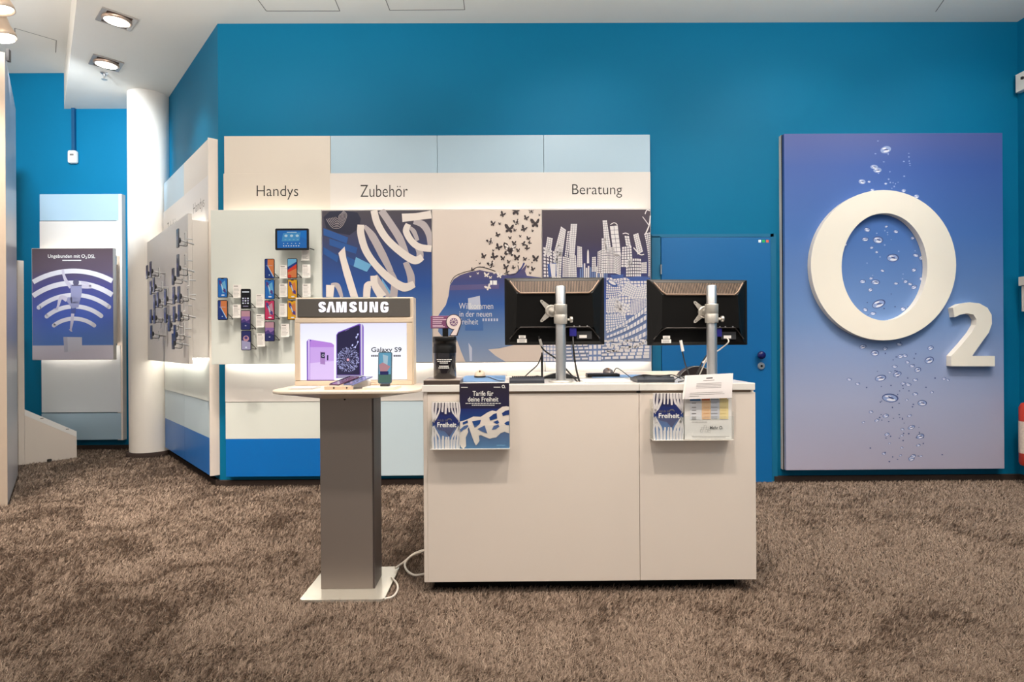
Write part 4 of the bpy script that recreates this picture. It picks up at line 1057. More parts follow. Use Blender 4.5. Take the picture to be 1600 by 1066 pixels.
    # cross-shaped mounting plate and arm between plate and clamp
    vc = F(vesa[0], vesa[1], .030)
    b = MB(); b.lathe(vc - n * .0035, n, [(.032, 0), (.032, .008), (.026, .012)], STEEL, 36)
    for sx in (-1, 1):
        for sz in (-1, 1):
            d = (r * sx + V((0, 0, sz))).normalized(); s_ = n.cross(d)
            b.prism([vc + d * .015 + s_ * .016, vc + d * .074 + s_ * .0065, vc + d * .079, vc + d * .074 - s_ * .0065, vc + d * .015 - s_ * .016], n * .0035, STEEL)
            b.lathe(vc + d * .066 + n * .0036, n, [(.0028, 0), (.0028, .0006)], BLKM, 10)
    b.build('mounting_plate', tm)
    pc = V((poleX, poleY, zc))
    d = (pc - (vc + n * .012)); d2 = d.normalized()
    b = MB(); b.lathe(vc + n * .0125, d2, [(.02, 0), (.02, max(.004, d.length - .034))], STEEL, 28); b.build('swivel_neck', tm)
    return F, n, tm
px1 = UZ(877, 598, ZT); 
F1, n1, m1 = monitor(U(876, 520, 2.875).x, 2.875, (876, 447), (876, 598), ((788.5, 434.5), (944.5, 539.5)), (2.975, 2.965), 'black widescreen monitor seen from behind, left one on the counter', 'silver monitor pole of the left monitor, standing on a round base', (.465, .5), U(876, 491, 2.875).z)
F2, n2, m2 = monitor(U(1112, 515, 2.935).x, 2.935, (1112, 446), (1112, 590), ((1012.5, 436.5), (1168.5, 540), ), (2.99, 3.05), 'black widescreen monitor seen from behind, right one in front of the door', 'silver monitor pole of the right monitor, behind the paper sheets', (.53, .5), U(1112, 490, 2.935).z)

def cable(pts, r, m, label, name='cable', cat='cable', group=None):
    o = MB().tube(pts, r, m, 8, 8).build(name); tag(o, label, cat, group); return o
CB_ = mat('cable_black', (28, 27, 26), .45); CG_ = mat('cable_grey', (176, 172, 168), .45); CWH = mat('cable_white', (226, 218, 206), .5)
cable([F1(.34, .13, .012), U(848, 545, 2.95), U(872, 563, 2.94), U(889, 582, 2.945), gq + V((-.006, .025, .004))], .0042, CB_, 'black power cable running diagonally from the left monitor behind its pole', 'power_cable')
o = MB().tube([U(843.5, 530, 2.945), U(846.5, 541, 2.945)], .007, CG_, 10, 1).build('cable_plug'); tag(o, 'pale grey plug sleeve on the cable under the left monitor', 'plug')
cable([F1(.68, .13, .014), U(896, 545, 2.92), U(900, 575, 2.92), gq + V((.004, .02, .004))], .0048, CB_, 'thick black video cable hanging from the left monitor blue plug', 'video_cable')
t = thing('cable_rod', UZ(847, 592, CT), 'thin black upright rod with a looping cable under the left monitor', 'rod')
q = UZ(847, 592, CT); zt = U(846.5, 551, q.y).z
MB().lathe(q, (0, 0, 1), [(.022, 0), (.02, .004), (.006, .006), (.0055, zt - ZT - .02), (.003, zt - ZT)], BLACK, 16).build('rod', t)
MB().tube([U(846, 556, q.y - .01), U(840, 570, q.y - .02), U(826, 583, q.y - .02), UZ(820, 590, CT + .004), UZ(827, 592.5, CT + .004), UZ(838, 587.5, CT + .004), UZ(843, 588.5, CT + .004)], .0032, CB_, 8).build('loop_cable', t)
gr2 = UZ(1082, 590, CT)
cable([U(1064.5, 537, 3.02), U(1066, 548, 3.02), U(1071, 570, 3.02), UZ(1078, 589, CT + .004)], .0035, CB_, 'thin black cable hanging below the left part of the right monitor')
o = MB().tube([U(1063.5, 532, 3.005), U(1067, 549, 3.005)], .0075, PAPER, 10, 1).build('cable_plug'); tag(o, 'white plug sleeve hanging below the right monitor', 'plug')
cable([F2(.77, .10, .02), U(1138, 535, 3.0), U(1125, 546, 3.02), U(1106, 560, 3.02), UZ(1092, 588, CT + .004)], .0035, CWH, 'white cable curving from the right monitor behind its pole')
cable([U(1106, 553, 3.06), U(1097, 567, 3.05), UZ(1087, 589, CT + .004)], .004, CB_, 'short dark cable with white tag left of the right pole')
o = MB().tube([U(1105, 558, 3.052), U(1098, 567, 3.044)], .006, PAPER, 8, 1).build('cable_tag'); tag(o, 'white paper tag wrapped on the dark cable by the right pole', 'tag')

# arched dark device behind the right pole, grey arch behind the left pole
q0 = UZ(1064, 588, CT); q1 = UZ(1118, 588, CT)
ar = [q0 + (q1 - q0) * (i / 16) + V((0, 0, .055 * math.sin(PI * i / 16) ** .7)) for i in range(17)]
t = thing('telephone_base', (q0 + q1) / 2, 'black arched desk device behind the right monitor pole', 'desk device')
MB().prism([p + V((0, .02, 0)) for p in ar], (0, .07, 0), mat('dark_brown_plastic', (44, 30, 32), .35), True).build('body', t)
MB().tube([p + V((0, .018, .001)) for p in ar], .0022, CG_, 6, 1).build('edge_trim', t)
q0 = UZ(846, 593, CT); q1 = UZ(908, 593, CT)
ar = [q0 + (q1 - q0) * (i / 16) + V((0, .08, .030 * math.sin(PI * i / 16))) for i in range(17)]
t = thing('curved_stand', (q0 + q1) / 2 + V((0, .08, 0)), 'grey arched stand foot behind the left monitor pole', 'stand')
MB().prism(ar, (0, .05, 0), DGREY, True).build('arch', t)
MB().tube([p + V((0, -.002, .002)) for p in ar], .003, SILV, 6, 1).build('edge_trim', t)
q0 = UZ(918, 590, CT); q1 = UZ(957, 586, CT)
o = MB().box(q0.x, q1.x, q0.y, q0.y + .09, CT, CT + .02, BLACK).build('card_reader', bevel=.004); tag(o, 'flat black box on the counter between left pole and right mouse', 'desk device')

# mouse mats, mice, keyboards, paper
def desk_mat(x0, y0, x1, y1, label):
    p, q = UZ(x0, y1, CT), UZ(x1, y0, CT)
    o = MB().box(p.x, q.x, p.y, min(q.y, YC1 - .035), CT, CT + .003, MATBLU).build('mouse_mat', bevel=.001); tag(o, label, 'mouse mat', 'mouse mats'); return o
desk_mat(716, 585, 790, 597, 'blue mouse mat under the cream topped mouse'); desk_mat(926, 583, 992, 590.5, 'blue mouse mat under the dark mouse on the right')
p, q = UZ(912, 597, CT), UZ(975, 592, CT)
o = MB().box(p.x, q.x, p.y, q.y, CT, CT + .0015, PAPER).build('paper_sheet'); tag(o, 'blank white paper lying in front of the dark mouse', 'paper')
def mouse(px, py, top, ln, label, yaw=0):
    c = UZ(px, py, CT + .0035)
    t = thing('computer_mouse', c, label, 'mouse', 'computer mice')
    n = 14
    def shell(sc, zs, z0, m, nm, w=.033):
        rs = []
        for j in range(7):
            f = j / 6; z = z0 + zs * math.sin(f * PI / 2); k = math.cos(f * PI / 2) ** .6 * sc + .02
            rs.append([c + V((w * k * math.cos(2 * PI * i / 24), .055 * k * math.sin(2 * PI * i / 24), z + (.006 * math.sin(2 * PI * i / 24) * f))) for i in range(24)])
        b = MB(); b.rings(rs, m); return b.build(nm, t)
    shell(1, .018, 0, BLACK, 'base'); shell(.93, .026, .009, top, 'cover')
    MB().lathe(c + V((-.004, -.02, .034)), (1, 0, 0), [(.006, 0), (.006, .008)], mat('wheel_brown', (120, 80, 50), .5), 14).build('scroll_wheel', t)
    MB().tube(ln, .0022, CB_, 6).build('cord', t)
c = UZ(750, 590.5, CT + .0035)
mouse(750, 589.5, mat('mouse_cream', (228, 205, 180), .3), [UZ(757, 589, CT + .012), UZ(764, 589.5, CT + .006), UZ(776, 594, CT + .006), UZ(788, 595.5, CT + .006)], 'cream topped mouse with black rim on the left blue mat')
mouse(950, 585.5, mat('mouse_grey', (112, 104, 102), .2, metal=.3), [UZ(957, 586, CT + .012), U(963, 575.5, 3.2), U(972, 580, 3.15), U(984, 589, 3.05), UZ(990, 592, CT + .006)], 'dark grey mouse at the back right of the counter')
def keyboard(x0, x1, yf, Yd, label):
    p = UZ(x0, yf, CT); q = UZ(x1, yf, CT); y0 = max(p.y, YC0 + .02)
    t = thing('keyboard', V(((p.x + q.x) / 2, y0, ZT)), label, 'keyboard', 'keyboards')
    b = MB(); b.prism([V((p.x, y0, CT)), V((p.x, y0 + Yd, CT)), V((p.x, y0 + Yd, CT + .012)), V((p.x, y0 + .02, CT + .028)), V((p.x, y0, CT + .016))], (q.x - p.x, 0, 0), mat('keyboard_body', (44, 48, 58), .4)); b.build('body', t, bevel=.003)
    b = MB(); nk = 15
    for r_ in range(5):
        for k in range(nk):
            x = p.x + .012 + (q.x - p.x - .024) * k / nk; yy_ = y0 + .028 + (Yd - .05) * r_ / 5
            z = CT + .028 - .016 * ((yy_ - y0 - .02) / (Yd - .02))
            b.box(x, x + (q.x - p.x - .024) / nk * .86, yy_, yy_ + (Yd - .05) / 5 * .86, z, z + .006, DGREY)
    b.build('key_field', t)
    return p, q
p, q = keyboard(796, 851, 599.5, .15, 'black keyboard left of the left monitor pole')
keyboard(996, 1056, 598, .16, 'black keyboard left of the paper stack')
cable([UZ(985, 591.5, CT + .01), UZ(1005, 586, CT + .035), UZ(1030, 588, CT + .04), UZ(1050, 586, CT + .035), UZ(1064, 592, CT + .006)], .003, CB_, 'black keyboard cord tangled over the right keyboard')
cable([UZ(1052, 595, CT + .012), UZ(1064, 588, CT + .02), UZ(1070, 594, CT + .006), UZ(1060, 597, CT + .004)], .0026, CB_, 'short black cord loop beside the paper stack')

# tray, canister with 9 sign
p = UZ(661.5, 602.5, CT); q = UZ(720, 602.5, CT)
TY0, TY1 = YC0 + .012, YC0 + .20
x0, x1 = U(661.5, 600, TY0).x, U(719, 600, TY0).x
t = thing('display_tray', V(((x0 + x1) / 2, (TY0 + TY1) / 2, ZT)), 'flat black tray with silver top under the canister', 'tray')
MB().box(x0, x1, TY0, TY1, CT, CT + .019, mat('tray_dark', (64, 52, 46), .4)).build('base', t, bevel=.0015)
MB().box(x0, x1, TY0, TY1, CT + .0192, CT + .023, mat('tray_top', (196, 180, 166), .25, metal=.3)).build('top_plate', t, bevel=.001)
ZTR = CT + .0232
c = V((U(695, 560, 2.84).x, 2.84, ZTR)); rc = 17.6 * 2.84 / FPX; hc = U(695, 526, 2.84).z - ZTR
t = thing('canister', c, 'black cylindrical canister topped with a purple 9 sign', 'canister')
MB().lathe(c, (0, 0, 1), [(rc * .97, 0), (rc, .003), (rc, hc * .61)], mat('canister_black', (30, 28, 34), .18, coat=.5), 48).build('body', t)
MB().lathe(c + V((0, 0, hc * .6105)), (0, 0, 1), [(rc * 1.02, 0), (rc * 1.02, hc * .15), (rc, hc * .16), (rc, hc * .25), (rc * 1.04, hc * .26), (rc * 1.04, hc * .37), (rc * .98, hc * .39), (rc * .3, hc * .39)], BLACK, 48).build('lid', t)
a = Art(lambda x, y, k: (lambda X: V((X, c.y - math.sqrt(max(1e-6, (rc + .0008) ** 2 - (X - c.x) ** 2)), U(x, y, 2.84 - rc).z)))(U(x, y, 2.84 - rc).x))
for y, xa, xb in ((561.5, 682, 706), (564.2, 683, 704), (566.8, 687, 700), (571.8, 686, 701), (574.5, 685, 702)): 
    for i in range(6): a.rect(xa + (xb - xa) * i / 6, y, xa + (xb - xa) * (i + .85) / 6, y + 1.3, LETW, 2)
a.build('lettering', t)
zs = c.z + hc
st = U(696, 520, 2.84)
MB().box(st.x - .014, st.x + .014, c.y - .004, c.y + .004, zs + .0002, U(696, 513, 2.84).z, BLACK).build('stem', t)
PUR = mat('sign_purple', (128, 72, 112), .4)
p, q = U(672.8, 513.5, 2.835), U(709, 493.5, 2.835)
o = MB().box(p.x, q.x, 2.834, 2.839, p.z, q.z, PUR).build('sign_plate', t, bevel=.006)
a = Art(sheet(2.834))
for i, (y, w) in enumerate(((496, 17), (499, 22), (501.8, 15), (504.6, 14), (508, 16), (510.2, 19))): a.rect(676, y, 676 + w, y + 1.1, mat('sign_text_pink', (226, 196, 214), .5), 2)
a.build('lettering', o)
n = 32; YN = 2.832
b = MB(); CREAM9 = mat('nine_cream', (236, 220, 216), .4)
f = [U(709 + 11 * math.cos(2 * PI * i / n), 503.3 + 11 * math.sin(2 * PI * i / n), YN) for i in range(n)]; 
b.prism(f, (0, -.004, 0), CREAM9, True)
b.prism([U(x, y, YN) for x, y in ((711, 513), (719.5, 506), (713, 524), (704, 524))], (0, -.0038, 0), CREAM9)
o = b.build('numeral', t)
b = MB(); b.prism([U(709 + 12.3 * math.cos(2 * PI * i / n), 503.3 + 12.3 * math.sin(2 * PI * i / n), YN + .0035) for i in range(n)], (0, -.003, 0), mat('nine_outline', (70, 52, 66), .5), True)
b.prism([U(x, y, YN + .0035) for x, y in ((709, 514), (721, 506), (714.5, 525.3), (702, 525.3))], (0, -.003, 0), MATS['nine_outline']); b.build('numeral_outline', o)
b = MB(); b.prism([U(709 + 6.3 * math.cos(2 * PI * i / n), 503.3 + 6.3 * math.sin(2 * PI * i / n), YN - .0041) for i in range(n)], (0, -.001, 0), mat('nine_core', (120, 84, 130), .4))
o2 = b.build('numeral_core', o)
a = Art(sheet(YN - .0052))
for i in range(9):
    an = 2 * PI * i / 9; a.stroke([(709 + 1.8 * math.cos(an), 503.3 + 1.8 * math.sin(an)), (709 + 3.8 * math.cos(an + .4), 503.3 + 3.8 * math.sin(an + .4)), (709 + 5.8 * math.cos(an + .5), 503.3 + 5.8 * math.sin(an + .5))], [.5, 1.2, .5], CREAM9, 2)
a.build('petal_print', o2)

# ------------------------------------------------------------------ brochure holders on the counter front
YH = YC0 + .008
def holder(x0, x1, xm, yt, ybm, label):
    y_ = YC0 - .045
    p, q = U(x0, ybm, y_), U(x1, yt, y_); m = U(xm, ybm, y_).x
    t = thing('brochure_holder', V(((p.x + q.x) / 2, YH, p.z)), label, 'brochure holder', 'acrylic brochure holders')
    MB().box(p.x, q.x, y_ - .003, YH - .0005, p.z - .003, p.z - .0005, mat('acrylic_edge', (222, 216, 208), .1)).build('ledge', t)
    MB().box(p.x, q.x, YH - .004, YH - .0008, p.z, q.z, CLEAR).build('back_plate', t)
    for X in (p.x, m, q.x): MB().box(X - .001, X + .001, y_, YH - .0045, p.z, p.z + .13, CLEAR).build('divider', t)
    MB().box(p.x, q.x, y_ - .003, y_ - .0005, p.z, p.z + .11, CLEAR).build('front_lip', t)
    return p.z
z1 = holder(672, 796.5, 718, 628, 702, 'clear acrylic brochure holder below the canister, left end of counter')
z2 = holder(1020, 1146, 1069, 624, 688, 'clear acrylic brochure holder at the right end of the counter')
def brochure(name, x0, y0, x1, y1, Y, stops, label, cat, group=None, mname=None, th=.012):
    p, q = U(x0, y1, Y), U(x1, y0, Y)
    t = thing(name, V(((p.x + q.x) / 2, Y, p.z)), label, cat, group)
    m = grad_mat(mname, stops, 0, q.z - p.z, .35)
    MB().box(p.x, q.x, Y, Y + th, p.z, q.z, PAPER).build('pages', t)
    c = MB().box(p.x, q.x, Y - .0012, Y - .0001, p.z, q.z, m).build('cover', t)
    return t, c
BST = [(0, (110, 150, 196)), (.3, (60, 104, 168)), (.6, (30, 40, 104)), (1, (36, 26, 44))]
YR = YC0 - .032
def freiheit(x0, y0, x1, y1, label, mn):
    t, c = brochure('brochure', x0, y0, x1, y1, YR, BST, label, 'brochure', 'striped freedom brochures', mn)
    w, h = x1 - x0, y1 - y0
    a = Art(lambda u, v, k: U(x0 + u * w, y0 + v * h, YR - .0014 - .0002 * k))
    S = mat('stripe_white', (232, 226, 226), .5)
    xs_ = [.03, .14, .27, .38, .5, .60, .71, .81, .91, .98]
    for i, x in enumerate(xs_):
        d = x - .5; sg = 1 if d > 0 else -1
        wd = random.uniform(.05, .085)
        mid = .5 + sg * max(abs(d), .47)
        if abs(d) < .14:
            a.stroke([(x, 0), (x + sg * .01, .12), (x + sg * .02, .2 + random.uniform(0, .06))], [wd, wd, wd * .8], S, k=2)
            a.stroke([(x, 1), (x, .85), (x - sg * .01, .70 + random.uniform(0, .06))], [wd, wd, wd * .8], S, k=2)
        else:
            a.stroke([(x, 0), (x + d * .06, .16), (x + (mid - x) * .45, .30), (mid, .42)], wd, S, k=2)
            a.stroke([(mid, .52), (x + (mid - x) * .45, .66), (x + d * .06, .78), (x, 1)], wd, S, k=2)
    for x in (.2, .33, .45, .55, .66, .76, .87): 
        a.rect(x, .8, x + .022, 1, S, 2); a.rect(x, 0, x + .018, .12, S, 2)
    D = mat('brochure_diamond_blue', (28, 42, 108), .4)
    a.shape([(.06, .42), (.3, .26), (.5, .30), (.75, .24), (.96, .40), (.9, .52), (.75, .62), (.62, .74), (.45, .62), (.2, .58)], D, 3)
    a.text('Freiheit', .17, .43, .88, .535, LETW, .02, 6); a.text('Hol dir die', .18, .36, .56, .41, LETG, .0, 6)
    a.stroke([(.62 + .08 * math.cos(t_), .385 + .03 * math.sin(t_)) for t_ in [2.6 + i * .5 for i in range(9)]], .02, LETG, 6)
    a.build('printed_artwork', c)
freiheit(676, 629, 718, 701.5, 'striped blue and white brochure in the left holder, left of the dark tariff booklet', 'brochure_print_left')
freiheit(1021.5, 614.5, 1067, 687.5, 'striped blue and white brochure in the right holder, left of the papers', 'brochure_print_right')
t, c = brochure('booklet', 718.5, 598.5, 795.5, 701, YR, [(0, (40, 108, 160)), (.3, (28, 80, 150)), (.6, (26, 42, 110)), (.62, (32, 28, 66)), (1, (40, 30, 48))], 'dark blue tariff booklet with white brush lettering in left holder', 'booklet', None, 'booklet_print')
a = Art(zoomed(sheet(YR - .0012), 640, 580, .1313))
a.text('Tarife für', 750, 236, 997, 296, LETW, .012, 4); a.text('deine Freiheit', 693, 306, 1057, 364, LETW, .012, 4)
for xa, xb, y in ((665, 1092, 380), (740, 1015, 402)):
    n = 12
    for i in range(n): a.rect(xa + (xb - xa) * i / n, y, xa + (xb - xa) * (i + .8) / n, y + 9, LETW, 4)
a.rect(612, 190, 692, 198, LETW, 4); a.rect(1000, 188, 1080, 196, LETW, 4); a.rect(1035, 880, 1140, 887, RLB, 4)
a.stroke([(1115 + 15 * math.cos(t_), 184 + 16 * math.sin(t_)) for t_ in [i * PI / 8 for i in range(17)]], 8, LETW, 4); a.text('2', 1130, 192, 1141, 206, LETW, .02, 4)
BRU = mat('brush_white', (236, 224, 214), .5)
a.shape([(600, 600), (640, 592), (685, 575), (760, 541), (845, 545), (870, 530), (930, 490), (985, 468), (1030, 480), (1060, 455), (1105, 424), (1150, 418), (1184, 424), (1184, 742), (1130, 722), (1085, 738), (1030, 790), (990, 795), (955, 805), (900, 785),
         (850, 762), (822, 768), (832, 830), (812, 862), (790, 885), (770, 850), (740, 770), (705, 668), (690, 690), (697, 728), (668, 790), (672, 895), (642, 925), (612, 905), (600, 870)], BRU, 5)
for h_ in ([(608, 692), (645, 660), (684, 645), (692, 662), (672, 682), (640, 698), (614, 722)], [(752, 602), (842, 588), (832, 625), (800, 655), (778, 668)], [(815, 692), (890, 655), (917, 737), (872, 722)],
           [(955, 552), (1000, 516), (1030, 508), (1036, 562), (1000, 572), (965, 584)], [(985, 694), (1005, 655), (1052, 640), (1062, 664), (1022, 690)], [(1105, 502), (1140, 478), (1184, 468), (1184, 518), (1150, 520), (1116, 530)],
           [(1132, 622), (1160, 602), (1184, 600), (1184, 640), (1150, 638)], [(1000, 606), (1048, 588), (1062, 612), (1040, 628)], [(636, 612), (684, 590), (692, 612), (640, 636)]):
    hx, hy = sum(p_[0] for p_ in h_) / len(h_), sum(p_[1] for p_ in h_) / len(h_)
    a.shape([(min(1185, hx + (p_[0] - hx) * 1.18), hy + (p_[1] - hy) * 1.18) for p_ in h_], MATS['booklet_print'], 8)
a.build('printed_artwork', c)
# papers in the right holder
p, q = U(1070, 686.5, YR), U(1143, 606, YR)
t = thing('paper_stack', V(((p.x + q.x) / 2, YR, p.z)), 'stack of price sheets with coloured table in the right holder', 'papers')
pg = MB().box(p.x, q.x, YR, YR + .014, p.z, q.z, PAPER).build('sheets', t)
a = Art(zoomed(sheet(YR), 1010, 580, .1126))
for x0, y0, x1, y1, c_ in ((604, 372, 752, 414, (70, 120, 176)), (766, 356, 880, 406, (222, 104, 54)), (892, 362, 1004, 398, (176, 188, 204)), (1014, 348, 1118, 386, (240, 200, 50)),
                           (770, 408, 892, 672, (242, 202, 160)), (896, 400, 1010, 660, (208, 212, 222)), (1018, 390, 1138, 666, (244, 224, 164)), (606, 416, 760, 676, (226, 226, 230))):
    a.rect(x0, y0, x1, y1, mat('table_%d_%d' % (x0, y0), c_, .6), 2)
for y in (440, 500, 540, 585, 635, 660): a.rect(630, y, 690, y + 9, LETG, 4); a.rect(900, y, 985, y + 5, LETG, 4); a.rect(1025, y, 1110, y + 4, mat('table_rule', (214, 190, 120), .6), 4); a.rect(790, y, 875, y + 5, mat('table_rule_orange', (226, 170, 110), .6), 4)
a.rect(630, 705, 840, 712, LETG, 3); a.text('Mehr O', 882, 762, 1052, 808, LETB, .01, 4); a.text('2', 1054, 790, 1064, 808, LETB, .01, 4)
for x, y in ((780, 800), (815, 770), (850, 795), (830, 830), (765, 830), (870, 835)):
    a.stroke([(x - 16, y - 16), (x + 16, y - 14), (x + 17, y + 16), (x - 15, y + 16), (x - 16, y - 16)], 3, LETG, 4, 1)
a.rect(630, 905, 1150, 910, LETG, 3); a.rect(640, 920, 1100, 924, LETG, 3)
a.build('printed_table', pg)
t = thing('folded_sheet', U(1105, 624, YR - .012), 'grey white text sheet bent over the top of the price sheets', 'paper')
Yf = YR - .008
cs = [(1074, 587), (1145.5, 583.5), (1143.5, 622), (1069.5, 624)]
def fs(u, v):
    x = (1 - v) * ((1 - u) * cs[0][0] + u * cs[1][0]) + v * ((1 - u) * cs[3][0] + u * cs[2][0])
    y = (1 - v) * ((1 - u) * cs[0][1] + u * cs[1][1]) + v * ((1 - u) * cs[3][1] + u * cs[2][1])
    return x, y, Yf - .012 * math.sin(v * PI / 2) + .012 * (1 - v)
def cloth(off, m, nm, par, ox=0):
    b = MB(); n = 8; vs = []
    for j in range(n + 1):
        for i in range(n + 1):
            x, y, Y = fs(i / n, j / n); vs.append(U(x + ox, y, Y - off))
    for j in range(n + 1):
        for i in range(n + 1): vs.append(vs[j * (n + 1) + i] + V((0, .0012, 0)))
    N = (n + 1) ** 2; F_ = []
    for j in range(n):
        for i in range(n):
            k = j * (n + 1) + i; F_ += [(k, k + n + 1, k + n + 2, k + 1), (N + k, N + k + 1, N + k + n + 2, N + k + n + 1)]
    for i in range(n):
        k = i; F_.append((k, k + 1, N + k + 1, N + k)); k = n * (n + 1) + i; F_.append((k + 1, k, N + k, N + k + 1))
        k = i * (n + 1); F_.append((k + n + 1, k, N + k, N + k + n + 1)); k = i * (n + 1) + n; F_.append((k, k + n + 1, N + k + n + 1, N + k))
    b.add(vs, F_, m, False); return b.build(nm, par)
PG = mat('grey_white_paper', (222, 216, 216), .7)
s1 = cloth(0, PG, 'sheet', t); cloth(-.003, PAPER, 'under_sheet', t, -3.5)
a = Art(lambda x, y, k: (lambda X: U(X[0], X[1], X[2] - .0006))(fs(x, y)))
a.rect(.42, .13, .56, .17, LETB, 1); a.rect(.36, .23, .6, .25, LETG, 1)
for i in range(4): a.rect(.22, .36 + i * .06, .76, .375 + i * .06, LETG, 1)
for i, e in enumerate((.8, .84, .3)): a.rect(.1, .74 + i * .07, e, .752 + i * .07, LETG, 1)
a.build('printed_text', s1)

# ------------------------------------------------------------------ pedestal phone display
YS0, YS1 = 2.66, 3.05
xl, xr = U(467, 938, YS0).x, U(600, 938, YS0).x
t = thing('phone_display_stand', V(((xl + xr) / 2, (YS0 + YS1) / 2, 0)), 'grey pedestal display stand with light box left of the counter', 'display stand')
b = MB(); n = []
rad = .02
def rrect(x0, x1, y0, y1, z, rad, k=5):
    pts = []
    for cx_, cy_, a0 in ((x1 - rad, y1 - rad, 0), (x0 + rad, y1 - rad, 90), (x0 + rad, y0 + rad, 180), (x1 - rad, y0 + rad, 270)):
        for i in range(k):
            an = math.radians(a0 + 90 * i / (k - 1)); pts.append(V((cx_ + rad * math.cos(an), cy_ + rad * math.sin(an), z)))
    return pts
MB().prism(rrect(xl, xr, YS0, YS1, .006, .02), (0, 0, .012), PLATE).build('base_plate', t, bevel=.002)
c0, c1 = U(500.5, 800, 2.775).x, U(581.5, 800, 2.775).x
ZSH = 1.2 - (612 - CY) * 2.62 / FPX
ycol = 2.775
MB().box(c0, c1 + .002, ycol, ycol + .16, .0182, ZSH - .03, STONE).build('column', t, bevel=.003)
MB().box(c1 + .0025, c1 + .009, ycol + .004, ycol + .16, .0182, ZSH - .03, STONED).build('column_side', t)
MB().lathe(V(((c0 + c1) / 2 - .004, ycol, ZSH - .045)), (0, -1, 0), [(.005, 0), (.004, .002)], BLKM, 14).build('bolt', t)
# shelf: rounded plan, thick centre tapering to the ends
sx0, sx1 = U(416, 612, 2.63).x, cl - .004; SY0, SY1 = 2.61, 3.10
top = rrect(sx0, sx1, SY0, SY1, ZSH + .006, .11, 9)
mid = rrect(sx0, sx1, SY0, SY1, ZSH - .006, .11, 9)
cxs = (c0 + c1) / 2
low = [V((cxs + (p.x - cxs) * .38, ycol - .004 + (p.y - SY0) / (SY1 - SY0) * .17, ZSH - .042)) for p in mid]
rim = [V((cxs + (p.x - cxs) * .99, (SY0 + SY1) / 2 + (p.y - (SY0 + SY1) / 2) * .985, ZSH + .009)) for p in mid]
MB().rings([low, mid, top, rim], SHELF, False).build('shelf', t, bevel=.003)
ZS = ZSH + .0092
# light box
YL0, YL1 = 2.95, 3.04
fx0, fx1 = U(460.5, 540, YL0).x, U(646, 540, YL0).x
zt = U(553, 464.5, YL0).z
lb = MB().box(fx0, fx1, YL0 + .012, YL1, ZS + .0003, zt, FRAME).build('light_box', t, bevel=.004)
def fpc(nm, x0, y0, x1, y1, Ya, Yb, m, bev=.002):
    p, q = U(x0, y1, Ya), U(x1, y0, Ya)
    return MB().box(p.x, q.x, Ya, Yb, max(p.z, ZS + .0005), q.z, m).build(nm, lb, bevel=bev)
fpc('frame_rail', 460.5, 496.5, 644, 504.5, YL0, YL0 + .0118, FRAME); fpc('frame_rail', 460.5, 594.5, 644, 603, YL0, YL0 + .0118, FRAME)
fpc('frame_stile', 460.5, 504.6, 468.5, 594.4, YL0, YL0 + .0118, FRAME); fpc('frame_stile', 635.8, 504.6, 644, 594.4, YL0, YL0 + .0118, FRAME)
hp = fpc('header_panel', 464.3, 466, 640.5, 496, YL0 + .002, YL0 + .0116, HEADG, .003)
a = Art(sheet(YL0 + .002))
